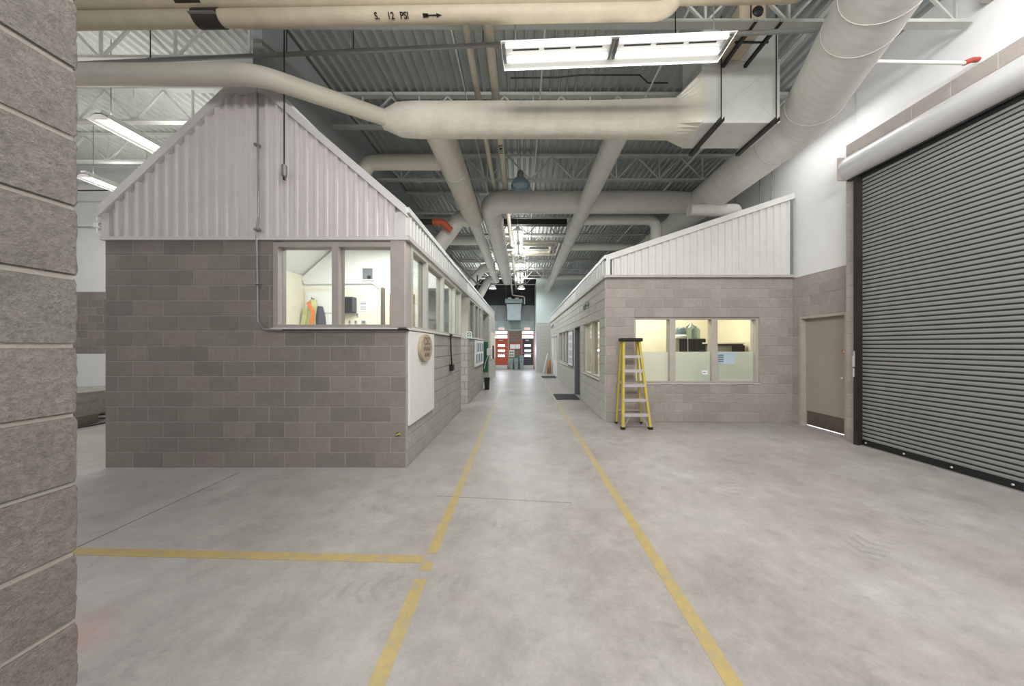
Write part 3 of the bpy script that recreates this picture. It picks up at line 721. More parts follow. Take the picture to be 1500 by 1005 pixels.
MB().cbox(BX + .01, BX + .08, 6.44, 6.56, 1.80, 1.85, c=.01).build('plug', 'black', t_)
t_ = thing('hose_spout', (-1.62, BY, .3), 'tiny brass pipe stub near the foot of the booth corner', 'pipe')
MB().tube(arc_path([(-1.64, BY, .44), (-1.64, BY - .05, .44), (-1.59, BY - .06, .46)], .02, 4), .012, 8).build('stub', 'yellow', t_); MB().lathe([(0, -.012), (.025, -.012), (.025, 0)], (-1.64, BY, .44), 10, 'y').build('flange', 'dark_steel', t_)
# first aid style sign
t_ = thing('safety_sign', (-1.5, 8.69, 1.88), 'small green and white safety sign at the doorway corner', 'sign')
MB().box(-1.545, -1.40, 8.695, 8.705, 1.84, 2.0).build('plate', 'white_paint', t_); MB().box(-1.525, -1.42, 8.69, 8.696, 1.865, 1.975).build('green_field', 'green_sign', t_)
MB().box(-1.49, -1.455, 8.686, 8.691, 1.88, 1.96).box(-1.51, -1.435, 8.686, 8.691, 1.905, 1.935).build('emblem', 'white_paint', t_)
# poster board
t_ = thing('poster_board', (BX + .03, 10.8, 1.1), 'white notice board covered with small sheets beside the green board', 'notice board')
MB().cbox(BX + .04, BX + .075, 9.75, 11.8, .95, 1.78, c=.006).build('backing', 'whiteboard', t_)
for r_ in range(2):
    for q in range(6):
        y = 9.95 + q * .3; z = 1.05 + r_ * .36
        MB().box(BX + .075, BX + .079, y, y + .22, z, z + .29).build('sheet', 'paper_blue' if (q + r_) % 2 else 'ink_grey', t_)
# recess, green board, telephone, bin
t_ = thing('green_board', (-1.75, 13.88, .5), 'dark green board fixed on the block return', 'board')
MB().cbox(-2.2, BX + .02, 13.85, 13.885, .45, 1.78, c=.006).build('panel', 'green', t_)
t_ = thing('wall_telephone', (-1.5, 13.6, 1.4), 'pale boxy wall telephone beside the green board', 'telephone')
MB().cbox(-1.56, -1.30, 13.70, 13.85, 1.18, 1.50, c=.03).build('housing', 'sill', t_)
MB().cbox(-1.30, -1.24, 13.72, 13.82, 1.05, 1.62, c=.01).build('side_panel', 'black', t_)
MB().tube([(-1.5, 13.72, 1.18), (-1.6, 13.72, .9), (-1.66, 13.74, .62)], .012, 6).build('cord', 'white_paint', t_)
t_ = thing('white_display', (BX + .08, 15.2, 1.1), 'blank cream poster panel on the last length of booth wall', 'board')
MB().cbox(BX + .07, BX + .10, 14.3, 16.7, 1.0, 2.25, c=.006).build('panel', 'cream', t_)
t_ = thing('waste_bin', (-1.3, 11.6, 0), 'small black waste bin standing against the booth wall', 'bin')
mb = MB(); b0, b1 = .075, .095
mb.add([(-1.3 + i * b0, 11.6 + j_ * .1, 0) for i, j_ in ((-1, -1), (1, -1), (1, 1), (-1, 1))] + [(-1.3 + i * b1, 11.6 + j_ * .12, .42) for i, j_ in ((-1, -1), (1, -1), (1, 1), (-1, 1))]
       + [(-1.3 + i * b1 * .88, 11.6 + j_ * .105, .42) for i, j_ in ((-1, -1), (1, -1), (1, 1), (-1, 1))] + [(-1.3 + i * b0 * .88, 11.6 + j_ * .09, .05) for i, j_ in ((-1, -1), (1, -1), (1, 1), (-1, 1))],
       [(3, 2, 1, 0)] + [(k + i, k + (i + 1) % 4, k + 4 + (i + 1) % 4, k + 4 + i) for k in (0, 4, 8) for i in range(4)] + [(12, 13, 14, 15)])
mb.build('body', 'black', t_); mm = MB(); [mm.bar((-1.3 + a * .1, 11.6 + b * .125, .42), (-1.3 + c * .1, 11.6 + d * .125, .42), .018, .02) for a, b, c, d in ((-1, -1, 1, -1), (1, -1, 1, 1), (1, 1, -1, 1), (-1, 1, -1, -1))]; mm.build('rim', 'dark_steel', t_)

# ================================================================== OFFICE (roller door side)
OX, OY = 1.75, 6.59
W1 = (2.34, 4.98, .82, 2.22)
block_wall('wall_office_front', 'x', OY, -1, OX, RW, 0, 3.03, 'block_right', 'mortar', openings=[W1], u_anchor=OX + .01, label='grey block front wall of the office')
side_open = [(7.10, 8.88, .86, 2.24), (9.45, 10.46, 0, 2.24), (11.85, 14.9, .86, 2.24), (15.7, 18.7, 0, 2.2)]
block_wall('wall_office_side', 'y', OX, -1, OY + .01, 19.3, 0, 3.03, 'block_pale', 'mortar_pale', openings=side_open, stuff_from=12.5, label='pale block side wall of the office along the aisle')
# fascia
of = thing('fascia_office_front', (3.7, OY, 3.03), kind='structure', label='rising ribbed fascia over the office front')
zo = lambda a: 3.47 + (a - OX) / (RW - OX) * 1.30
corrugated('x', OY - .02, -1, OX + .08, RW - .06, lambda a: 3.08, lambda a: zo(a) - .03, .145, .03, .5).build('siding_sheet', 'siding_right', of)
MB().prism([(OX - .01, zo(OX) - .1), (RW - .02, zo(RW) - .1), (RW - .02, zo(RW) + .02), (OX - .01, zo(OX) + .02)], 'y', OY - .075, OY + .02).build('top_trim', 'siding_right', of)
MB().box(OX - .01, OX + .08, OY - .07, OY, 3.05, zo(OX)).build('corner_trim', 'siding_right', of)
MB().box(RW - .1, RW - .055, OY - .07, OY, 3.08, zo(RW) - .1).build('corner_trim', 'ink_grey', of)
MB().box(OX - .03, RW - .02, OY - .08, OY + .02, 3.03, 3.08).build('drip_edge', 'frame_right', of)
MB().prism([(OX, 3.03), (RW, 3.03), (RW, zo(RW) - .1), (OX, zo(OX) - .1)], 'y', OY, OY + .15).build('backing', 'siding_right', of)
os_ = thing('fascia_office_side', (OX, 13, 3.03), kind='structure', label='long pale fascia along the office eave')
MB().box(OX - .005, OX + .12, OY - .02, 19.3, 3.06, 3.49).build('flat_sheet', 'siding_right', os_)
corrugated('y', OX - .01, -1, OY + .02, 10.2, lambda a: 3.1, lambda a: 3.42, .145, .02, .5).build('siding_sheet', 'siding_right', os_)
MB().box(OX - .04, OX, OY - .07, 19.3, 3.42, 3.49).build('top_trim', 'siding_right', os_)
MB().box(OX - .05, OX, OY - .07, 19.3, 3.02, 3.08).build('drip_edge', 'frame_side', os_)
MB().prism([(OX + .1, 3.42), (RW, 4.65), (RW, 4.72), (OX + .1, 3.49)], 'y', OY + .1, 19.25).build('roof_office', 'siding_right', kind='structure', label='rising roof sheet of the office')
# interior
box('ceiling_office', (OX + .19, RW, OY + .19, 19.2, 3.4, 3.45), 'room_white', kind='structure')
box('wall_office_back', (OX + .19, RW, 9.2, 9.3, 0, 3.4), 'cream', kind='structure', label='cream wall inside the office')
box('wall_office_inner_right', (RW - .03, RW, OY + .19, 19.2, 0, 3.4), 'cream', kind='structure')
box('wall_office_inner_left', (OX + .185, OX + .2, OY + .19, 7.05, 0, 3.4), 'cream', kind='structure')
box('wall_office_rear_room', (4.6, 4.7, 9.3, 19.2, 0, 3.4), 'room_white', kind='structure')
# front window
w, e = frame_x(4, W1[0], W1[1], OY + .06, W1[2], W1[3], [(3.17, .12), (4.06, .12)], 'frame_right', 'three pane office window with frosted lower half', fw=.055, depth=.13)
for a, b in zip(e[::2], e[1::2]): MB().box(a, b, OY + .105, OY + .108, W1[2] + .04, 1.48).build('frosted_film', 'frost', w)
MB().box(W1[0], W1[1], OY - .02, OY + .06, W1[2] - .02, W1[2]).build('sill_ledge', 'sill', w)
# notices on the glass
t_ = thing('schedule_sheet', (4.4, OY + .1, 1.2), 'pale blue printed schedule taped to the frosted office glass', 'notice')
MB().box(4.13, 4.52, OY + .085, OY + .09, 1.22, 1.47).build('sheet', 'paper_blue', t_)
mm = MB(); [mm.box(4.16, 4.28, OY + .082, OY + .086, 1.26 + q * .045, 1.285 + q * .045) for q in range(4)]; mm.build('printed_lines', 'ink_grey', t_)
t_ = thing('note_card', (3.9, OY + .1, .95), 'small white card stuck low on the frosted office glass', 'notice')
MB().box(3.82, 3.94, OY + .085, OY + .09, .99, 1.09).build('sheet', 'paper', t_); MB().box(3.84, 3.90, OY + .082, OY + .086, 1.03, 1.045).build('printed_lines', 'ink_grey', t_)
# office furniture
t_ = thing('black_cabinet', (4.3, 8.1, 0), 'black cabinet behind the office glass with jugs standing on it', 'cabinet')
MB().cbox(4.02, 4.62, 7.9, 8.35, 0, 1.79, c=.012).build('body', 'black', t_)
MB().box(4.03, 4.31, 7.885, 7.9, .05, 1.77).build('door', 'dark_steel', t_); MB().box(4.33, 4.61, 7.885, 7.9, .05, 1.77).build('door', 'dark_steel', t_)
def jug(x, y, z, r, h, label):
    t = thing('water_jug', (x, y, z), label, 'jug', 'water jugs on the black cabinet')
    MB().lathe([(0, 0), (r * .92, 0), (r, .02), (r, h * .3), (r * .93, h * .33), (r, h * .36), (r, h * .62), (r * .85, h * .76), (r * .3, h * .88), (r * .24, h * .97), (0.0, h * .97)], (x, y, z), 20).build('bottle', 'jug', t)
    MB().lathe([(0, h), (r * .27, h), (r * .27, h * .92)], (x, y, z), 12).build('cap', 'lens', t)
jug(4.34, 8.08, 1.79, .135, .41, 'large clear water jug on the black cabinet, beside the kettle')
jug(4.53, 8.2, 1.79, .10, .33, 'smaller clear water jug standing behind the larger one')
t_ = thing('kettle', (4.07, 8.05, 1.79), 'white and grey appliance with dark top beside the large jug', 'appliance')
MB().lathe([(0, 0), (.14, 0), (.15, .08), (.13, .1)], (4.06, 8.05, 1.79), 20).build('base', 'white_paint', t_)
MB().lathe([(.13, .1), (.115, .25), (.09, .29), (0, .3)], (4.06, 8.05, 1.79), 20).build('hood', 'lamp_shade', t_)
MB().tube([(4.16, 7.89, 1.82), (4.16, 7.875, 1.2)], .006, 6).build('cord', 'white_paint', t_)
t_ = thing('low_partition', (4.9, 8.0, 0), 'speckled low office partition with a dark capped pale shelf', 'partition')
MB().box(4.62, 5.55, 8.0, 8.06, 0, 1.62).build('panel', 'speckle', t_); MB().box(3.75, 4.0, 8.0, 8.06, 0, 1.78).build('panel', 'speckle', t_)
MB().cbox(4.52, 5.56, 7.85, 8.2, 1.65, 1.69, c=.006).build('shelf', 'cream', t_); MB().box(4.6, 5.56, 7.9, 8.1, 1.62, 1.65).build('shelf_edge', 'dark_steel', t_)
t_ = thing('black_monitor', (5.38, 7.75, 1.3), 'black screen at the end of the speckled partition', 'monitor')
MB().cbox(5.2, 5.5, 7.75, 7.8, 1.3, 1.62, c=.008).build('screen', 'black', t_); MB().tube([(5.35, 7.78, .76), (5.35, 7.78, 1.3)], .02, 8).build('stand', 'black', t_)
t_ = thing('desk', (4.7, 7.6, 0), 'dark office desk seen blurred through the frosted glass', 'desk')
MB().cbox(3.5, 5.5, 7.4, 7.85, .72, .76, c=.006).build('desktop', 'kick', t_)
for x in (3.55, 5.45):
    for y in (7.45, 7.8): MB().box(x - .02, x + .02, y - .02, y + .02, 0, .72).build('leg', 'dark_steel', t_)
t_ = thing('desk_chair', (3.9, 7.2, 0), 'dark green office chair seen blurred through the frosted glass', 'chair')
MB().cbox(3.66, 4.12, 7.06, 7.34, .42, .5, c=.03).build('seat', 'green', t_); MB().cbox(3.66, 4.12, 7.0, 7.06, .6, 1.08, c=.03).build('backrest', 'green', t_)
MB().tube([(3.89, 7.2, .06), (3.89, 7.2, .42)], .03, 8).build('gas_lift', 'black', t_)
for k in range(5): a = k * 2 * PI / 5; MB().bar((3.89, 7.2, .07), (3.89 + .22 * math.cos(a), 7.2 + .22 * math.sin(a), .04), .04, .03).build('leg', 'black', t_)
# side windows, door frames
frame_y(5, OX + .03, 7.10, 8.88, .86, 2.24, [(7.95, .12)], 'frame_side', 'two pane office window on the aisle nearest the ladder', sgn=-1)
frame_y(6, OX + .03, 11.85, 14.9, .86, 2.24, [(12.8, .14), (13.8, .14)], 'frame_side', 'three pane office window on the aisle past the white board', sgn=-1)
for (i, y0, y1, z) in ((5, 7.1, 8.88, .86), (6, 11.85, 14.9, .86)): box('trim_%d' % (12 + i), (OX - .03, OX + .03, y0, y1, z - .03, z), 'sill', kind='structure')
def recess_door(idx, y0, y1, z1, label, leaf):
    d = thing('door_%d' % idx, (OX + .2, (y0 + y1) / 2, 0), kind='structure', label=label)
    for a, b in ((y0, y0 + .05), (y1 - .05, y1)): MB().box(OX - .005, OX + .2, a, b, 0, z1).build('jamb', 'ink_grey' if leaf == 'door_paint' else 'white_paint', d)
    MB().box(OX - .005, OX + .2, y0 + .05, y1 - .05, z1 - .05, z1).build('head', 'ink_grey' if leaf == 'door_paint' else 'white_paint', d)
    return d
d = recess_door(2, 9.45, 10.46, 2.24, 'grey recessed office door on the aisle with a mat', 'door_paint')
MB().box(OX + .12, OX + .165, 9.5, 10.41, .01, 2.19).build('door_leaf', 'ink_grey', d); MB().tube([(OX + .05, 9.62, 1.0), (OX + .12, 9.62, 1.0)], .02, 8).build('handle', 'steel', d)
d = recess_door(3, 15.7, 18.7, 2.2, 'white framed office door with tall side panes', 'white')
MB().box(OX + .06, OX + .1, 15.75, 16.75, 0.01, .8).build('lower_panel', 'white_paint', d); MB().box(OX + .06, OX + .1, 16.8, 17.7, .01, .8).build('lower_panel', 'white_paint', d)
for y in (16.75, 17.7): MB().box(OX, OX + .14, y, y + .05, 0, 2.15).build('mullion', 'white_paint', d)
for a, b in ((15.75, 16.75), (16.8, 17.7)): MB().box(OX + .07, OX + .078, a, b, .8, 2.15).build('pane', 'glass', d)
MB().box(OX + .06, OX + .1, 17.75, 18.65, .01, 2.15).build('door_leaf', 'white_paint', d)
for i, (y0, y1, x0, nm) in enumerate(((9.35, 10.4, 1.02, 'dark rubber mat before the grey office door, nearer the ladder'), (15.75, 16.6, 1.0, 'dark rubber mat before the white framed door'))):
    t_ = thing('door_mat', (1.4, y0, 0), nm, 'mat', 'rubber mats along the office')
    MB().cbox(x0, OX - .02, y0, y1, 0, .02, c=.006).build('mat', 'black_rubber', t_)
    mm = MB(); [mm.box(x0 + .03, OX - .05, y0 + .05 + q * .1, y0 + .09 + q * .1, .02, .023) for q in range(int((y1 - y0 - .1) / .1))]; mm.build('rib', 'dark_steel', t_, kind='stuff')
t_ = thing('planning_board', (OX, 11.1, .9), 'white board with printed panels between office door and windows', 'board')
MB().cbox(OX - .04, OX - .01, 10.65, 11.7, .87, 2.15, c=.006).build('frame', 'ink_grey', t_); MB().box(OX - .044, OX - .04, 10.7, 11.65, .92, 2.1).build('panel', 'paper', t_)
for q in range(4): MB().box(OX - .048, OX - .044, 10.78, 11.55, 1.0 + q * .27, 1.18 + q * .27).build('sheet', 'sheet_grey', t_)
for (y, z, nm) in ((8.3, 2.68, 'small grey wall lamp under the office eave, nearest the ladder'), (17.5, 2.7, 'tiny wall lamp under the office eave at the aisle end')):
    t_ = thing('wall_lamp', (OX - .08, y, z - .1), nm, 'lamp', 'lamps under the office eave')
    MB().cbox(OX - .10, OX - .01, y - .09, y + .09, z - .02, z + .1, c=.02).build('housing', 'steel', t_)
    MB().cbox(OX - .14, OX - .06, y - .05, y + .05, z - .12, z - .01, c=.02).build('shade', 'ink_grey', t_)

# ---- service door
d = thing('door_4', (RW, 5.94, 0), kind='structure', label='beige service door with brown kick plate')
MB().box(RW - .02, RW + .14, 5.48, 5.52, 0, 2.2).build('jamb', 'door_frame', d); MB().box(RW - .02, RW + .14, 6.37, 6.42, 0, 2.2).build('jamb', 'door_frame', d)
MB().box(RW - .02, RW + .14, 5.52, 6.37, 2.15, 2.2).build('head', 'door_frame', d)
MB().box(RW + .08, RW + .12, 5.525, 6.365, .02, 2.145).build('door_leaf', 'door_paint', d)
MB().box(RW + .074, RW + .08, 5.54, 6.34, .03, .3).build('kick_plate', 'kick', d)
MB().tube([(RW + .08, 5.59, 1.02), (RW + .03, 5.59, 1.02)], .012, 8).lathe([(0, -.03), (.025, -.03), (.03, -.01), (.02, 0)], (RW + .03, 5.59, 1.02), 12, 'x').build('handle', 'alu', d)
MB().box(RW + .1, RW + .11, 5.5, 6.37, .002, .013).build('threshold_gap', 'day', d)
t_ = thing('warning_sticker', (RW + .078, 5.62, 1.42), 'small red triangular sticker on the beige service door', 'sticker')
MB().prism([(5.585, 1.53), (5.665, 1.53), (5.625, 1.45)], 'x', RW + .076, RW + .08).build('triangle', 'red', t_); MB().box(RW + .073, RW + .077, 5.618, 5.632, 1.485, 1.52).build('flame_mark', 'paper', t_)
# ---- rolling shutter
SX = 5.50
t_ = thing('rolling_shutter', (SX, 3.2, 0), 'large grey slatted rolling shutter door with round hood', 'shutter')
prof = [(0.0, 0.0), (-.011, .005), (-.016, .012), (-.018, .030), (-.0165, .050), (-.013, .057), (-.002, .062), (0.0, .064)]
sl = MB(); sl.v = [Vector((a, y, z)) for y in (1.2, 5.06) for a, z in prof]; nn = len(prof)
sl.f = [[i, i + 1, i + 1 + nn, i + nn] for i in range(nn - 1)]; sl.sm = [True] * (nn - 1)
me = sl.mesh('slat', M['slat'], Vector((0, 3.13, 0)))
for k in range(68):
    o = bpy.data.objects.new('slat', me); COL.objects.link(o); place(o, (SX, 3.13, .09 + k * .064), t_)
MB().box(SX - .03, SX + .01, 1.2, 5.08, 0.01, .09).build('bottom_bar', 'black', t_)
MB().box(SX - .04, SX + .01, 1.2, 5.08, 0.0, .012).build('bottom_seal', 'steel', t_)
for k in range(8): MB().lathe([(0, -.008), (.013, -.006), (.014, 0)], (SX - .03, 1.5 + k * .5, .055), 8, 'x').build('bolt', 'alu', t_)
MB().box(SX - .10, SX + .02, 5.06, 5.09, 0, 4.34).box(SX - .10, SX - .085, 5.09, 5.12, 0, 4.34).build('guide_rail', 'dark_steel', t_)
MB().box(SX - .05, SX + .12, 1.1, 5.09, 4.30, 4.34).build('lintel_seal', 'black', t_)
MB().box(SX - .015, SX + .02, 1.2, 5.06, 0.02, 4.42).build('backing_sheet', 'dark_steel', t_)
hy0, hy1, hr = 0.6, 5.22, .185
hc = (5.43, 4.54)
MB().tube([(hc[0], hy0, hc[1]), (hc[0], hy1, hc[1])], hr, 32).build('hood', 'hood', t_)
MB().box(hc[0] + .005, 5.48, hy0, hy1, 4.36, 4.72).build('hood_shelf', 'hood', t_)
MB().cbox(hc[0] - .18, 5.468, hy1 + .002, hy1 + .022, hc[1] - .19, hc[1] + .19, c=.004).build('end_bracket', 'frame', t_)
MB().box(hc[0] - .03, hc[0] + .09, hy0, hy1, 4.335, 4.355).build('hood_lip', 'dark_steel', t_)
lk = MB().cbox(SX - .125, SX - .10, 5.09, 5.125, 1.26, 1.44, c=.005).build('lock_bar', 'alu', t_)
MB().cbox(SX - .125, SX - .10, 5.095, 5.115, 1.1, 1.24, c=.005).build('latch', 'alu', lk); MB().cbox(SX - .122, SX - .105, 5.09, 5.1, 1.44, 1.52, c=.003).build('latch', 'alu', lk)
t_ = thing('blue_tag', (SX - .04, 3.4, .02), 'small blue tag on the shutter bottom bar at the frame edge', 'tag')
MB().cbox(SX - .04, SX - .03, 3.28, 3.42, .03, .085, c=.002).build('tag', 'blue', t_)

# ================================================================== LADDER
t_ = thing('step_ladder', (2.2, 6.3, 0), 'yellow fibreglass step ladder with black top beside the office window', 'ladder')
FL, FR, TL, TR = Vector((1.93, 6.03, 0)), Vector((2.46, 6.03, 0)), Vector((2.02, 6.27, 1.70)), Vector((2.33, 6.27, 1.70))
RL, RR, UL, UR = Vector((1.945, 6.50, 0)), Vector((2.46, 6.50, 0)), Vector((2.0, 6.36, 1.70)), Vector((2.31, 6.36, 1.70))
for a, b in ((FL, TL), (FR, TR)): MB().bar(a, b, .045, .07, (0, 1, 0)).build('front_rail', 'yellow', t_)
for a, b in ((RL, UL), (RR, UR)): MB().bar(a, b, .03, .045, (0, 1, 0)).build('rear_rail', 'yellow', t_)
for k in range(5):
    u = (k + 1) / 6.05; a, b = FL.lerp(TL, u), FR.lerp(TR, u)
    stp = MB().cbox(a.x - .01, b.x + .01, a.y - .04, a.y + .05, a.z - .012, a.z + .012, c=.004).build('step', 'alu', t_)
    MB().box(a.x, b.x, a.y - .04, a.y - .032, a.z - .04, a.z - .01).build('step_lip', 'alu', stp)
    if k < 4 and k != 1:
        a, b = RL.lerp(UL, u), RR.lerp(UR, u); MB().bar(a, b, .02, .02).build('rear_brace', 'alu', t_)
a, b = FL.lerp(TL, 1 / 6.05), FR.lerp(TR, 1 / 6.05)
MB().bar(FL + Vector((.02, 0, .03)), a + Vector((.15, 0, -.01)), .02, .008).build('knee_brace', 'alu', t_); MB().bar(FR + Vector((-.02, 0, .03)), b + Vector((-.15, 0, -.01)), .02, .008).build('knee_brace', 'alu', t_)
for u in (.5,):
    for A, B, C_, D in ((FL, TL, RL, UL), (FR, TR, RR, UR)): MB().bar(A.lerp(B, .55), C_.lerp(D, .5), .012, .02).build('spreader', 'alu', t_)
MB().cbox(1.965, 2.385, 6.19, 6.43, 1.69, 1.76, c=.015).build('top_cap', 'black', t_)
for q in (FL, FR): MB().cbox(q.x - .04, q.x + .04, q.y - .04, q.y + .04, 0, .05, c=.01).build('foot', 'black', t_)
for q in (RL, RR): MB().cbox(q.x - .025, q.x + .025, q.y - .03, q.y + .03, 0, .04, c=.008).build('foot', 'black', t_)

# ================================================================== SIDE BAY: wash fountain and stand
fc = (-9.27, 6.3, 0)
t_ = thing('wash_fountain', fc, 'grey round wash fountain behind the rough block pier', 'fountain')
MB().lathe([(0, .0), (.46, 0), (.46, .17), (.56, .2)], fc, 40).build('foot', 'fountain', t_)
MB().lathe([(.56, .2), (.60, .22), (.60, .44), (.62, .47)], fc, 40).build('pedestal', 'fountain', t_)
MB().lathe([(.62, .47), (.68, .52), (.70, .60), (.71, .66), (.75, .68), (.75, .71), (.69, .71), (.62, .62), (.3, .54), (0, .54)], fc, 48).build('bowl', 'fountain', t_)
MB().lathe([(.12, .54), (.12, .95), (.16, .97), (.16, 1.0), (0, 1.0)], fc, 20).build('spray_head', 'steel', t_)
MB().lathe([(.62, .0), (.66, 0), (.66, .02), (.62, .02), (.62, 0)], fc, 48).build('foot_rail', 'dark_steel', t_)
t_ = thing('round_stand', (-9.9, 7.4, 0), 'dark round topped stand on thin leg behind the wash fountain', 'stand')
cx, cy = -9.9, 7.4
MB().lathe([(0, .0), (.22, 0), (.22, .02), (0, .02)], (cx, cy, 0), 28).build('base', 'dark_steel', t_)
MB().tube([(cx, cy, .02), (cx - .02, cy, .62)], .022, 10).build('leg', 'dark_steel', t_)
MB().lathe([(0, .40), (.16, .44), (.22, .58), (.24, .64), (0, .64)], (cx + .18, cy, 0), 28).build('bowl', 'dark_steel', t_)
t_ = thing('wall_pipe', (-9, 8.0, 3.1), 'thin pipe with valve crossing the white side bay wall', 'pipe')
zp = 1.6 + 177 * 8.0 / 460
MB().tube([(-12.5, 8.0, zp), (-5.6, 8.0, zp)], .03, 10).build('pipe', 'white_paint', t_)
xv = (142 - 765) * 8.0 / 460
MB().lathe([(.05, -.1), (.08, -.05), (.08, .05), (.05, .1)], (xv, 8.0, zp), 12, 'x').build('valve', 'white_paint', t_); MB().tube([(xv, 8.0, zp - .2), (xv, 8.0, zp + .2)], .02, 8).build('valve_stem', 'white_paint', t_)
MB().tube([(-12.5, 7.5, 5.3), (-9.4, 7.5, 5.32), (-7.8, 7.5, 5.15)], .015, 6).build('bay_cable', 'dark_steel', label='dark cable sagging below the white deck of the side bay', cat='cable')

# ================================================================== JOISTS
def joist(y, x0, x1, mat, label, group, zb=5.63, pitch=1.05, ph=0.0):
    t = thing('roof_joist', ((x0 + x1) / 2, y, zb), label, 'roof truss', group)
    MB().box(x0, x1, y - .05, y + .05, DECK - .06, DECK - .005).build('top_chord', mat, t)
    MB().box(x0, x1, y - .05, y + .05, zb, zb + .04).build('bottom_chord', mat, t)
    x = x0 + ph
    zt_ = DECK - .06; zl = zb + .03; L = math.hypot(pitch / 2, zt_ - zl)
    while x < x1:
        for (a, b) in (((x, zl), (x - pitch / 2, zt_)), ((x, zl), (x, zt_)), ((x, zl), (x + pitch / 2, zt_))):
            if min(a[0], b[0]) < x0 or max(a[0], b[0]) > x1: continue
            key = ('web', round(b[0] - a[0], 2), round(zt_ - zl, 2), mat)
            if key not in _bm:
                m_ = MB().bar((0, 0, 0), (b[0] - a[0], 0, b[1] - a[1]), .028, .028, (0, 1, 0)); _bm[key] = m_.mesh('web', M[mat], Vector((0, 0, 0)))
            o = bpy.data.objects.new('web', _bm[key]); COL.objects.link(o); place(o, (a[0], y, a[1]), t)
        x += pitch
order = ['nearest', 'second nearest', 'third nearest', 'fourth nearest', 'fifth nearest', 'sixth nearest', 'seventh nearest', 'eighth nearest', 'ninth nearest', 'tenth nearest']
for k in range(10):
    joist(3.95 + 1.86 * k, -3.5, 5.6, 'joist', 'open web steel roof joist across the aisle, %s row' % order[k], 'roof joists over the aisle', ph=.55 + .0 * k)
for k in range(4):
    joist(3.2 + 1.235 * k, -13.5, -3.66, 'joist_white', 'white open web joist over the side bay, %s row' % order[k], 'roof joists over the side bay', ph=.2)

# ================================================================== DUCTS
def bands(t, pts, r, mat='duct_white', w=.02):
    for p, d in pts:
        p, d = Vector(p), Vector(d).normalized(); MB().tube([p - d * w / 2, p + d * w / 2], r + .006, 28).build('seam_band', mat, t)
# A: small duct in front of the gable
t_ = thing('air_duct', (-4.5, 3.75, 4.8), 'slim cream duct bending over the booth gable peak', 'duct')
A0, A1, A2 = (-9.0, 3.75, 4.83), (-3.15, 3.75, 4.84), (-2.0, 4.84, 5.08)
pth = arc_path([A0, A1, A2], .55, 10)
MB().tube(pth, .112, 28).build('sleeve', 'duct_cream', t_)
bands(t_, [((-5.5, 3.75, 4.835), (1, 0, 0)), ((-8.0, 3.75, 4.83), (1, 0, 0))], .112, 'duct_cream')
# B: fat insulated duct to the plenum
t_ = thing('insulated_duct', (.2, 4.84, 4.8), 'fat canvas wrapped duct running into the square plenum box', 'duct')
MB().tube([(-2.14, 4.84, 5.08), (-2.05, 4.84, 5.08), (-1.88, 4.84, 5.08), (-1.6, 4.84, 5.08), (.0, 4.84, 5.08), (1.2, 4.84, 5.08), (2.35, 4.84, 5.09)], [.13, .16, .228, .242, .242, .248, .27], 36).build('sleeve', 'wrap', t_)
# square to round transition
sq = [(2.72, 4.84 + a * .30, 5.25 + b * .42) for a, b in ((-1, -1), (1, -1), (1, 1), (-1, 1))]
tm = MB(); n = 32; vs = []
for j_ in range(n):
    a = 2 * PI * j_ / n; vs.append((2.30, 4.84 + .27 * math.cos(a), 5.09 + .27 * math.sin(a)))
for j_ in range(n):
    a = 2 * PI * j_ / n; c_, s_ = math.cos(a), math.sin(a); k = 1 / max(abs(c_), abs(s_)); vs.append((2.62, 4.84 + .30 * c_ * k, 5.22 + .38 * s_ * k))
tm.add(vs, [(j_, (j_ + 1) % n, n + (j_ + 1) % n, n + j_) for j_ in range(n)]).build('transition', 'wrap', t_)
# plenum
t_ = thing('plenum_box', (3.16, 4.84, 4.83), 'square sheet metal plenum box hung beside the long tube light', 'air handler')
PX0, PX1, PY0, PY1, PZ = 2.60, 3.73, 4.54, 5.14, 4.83
MB().cbox(PX0, PX1, PY0, PY1, PZ, 5.73, c=.008).build('casing', 'galv', t_)
MB().cbox(PX0 + .02, PX1 - .015, PY0 + .01, PY1, 5.735, DECK - .02, c=.008).build('upper_casing', 'galv', t_)
MB().box(PX0 - .004, PX1 + .004, PY0 - .006, PY1 + .004, 5.715, 5.74).build('flange', 'galv', t_)
cxm = (PX0 + PX1) / 2
for (a, b) in (((PX0, PZ + .01), (cxm, 5.27)), ((PX1, PZ + .01), (cxm, 5.27)), ((PX0, 5.71), (cxm, 5.27)), ((PX1, 5.71), (cxm, 5.27))):
    MB().bar((a[0], PY0, a[1]), (b[0], PY0 - .002, b[1]), .008, .008).build('cross_crease', 'galv', t_)
for x in (2.82, 3.60):
    MB().box(x - .03, x + .03, 4.42, 5.26, PZ - .05, PZ - .045).box(x - .03, x - .024, 4.42, 5.26, PZ - .045, PZ).box(x + .024, x + .03, 4.42, 5.26, PZ - .045, PZ).build('support_channel', 'dark_steel', t_)
    MB().tube([(x, 4.45, PZ - .08), (x, 4.45, DECK)], .008, 6).build('hanger_rod', 'dark_steel', t_)
t_ = thing('fan_housing', (2.95, 4.2, 5.6), 'tan fan housing on two dark channels above the plenum', 'fan unit')
MB().cbox(2.78, 3.12, 4.0, 4.50, 5.68, 6.0, c=.02).build('casing', 'tan_box', t_)
MB().lathe([(0, -.02), (.06, -.02), (.07, 0)], (3.0, 4.0, 5.86), 16, 'y').build('shaft_cap', 'black', t_)
for x in (2.90, 3.22): MB().box(x - .02, x + .02, 3.9, 4.54, 5.62, 5.625).box(x - .02, x - .015, 3.9, 4.54, 5.625, 5.665).box(x + .015, x + .02, 3.9, 4.54, 5.625, 5.665).build('channel', 'dark_steel', t_)
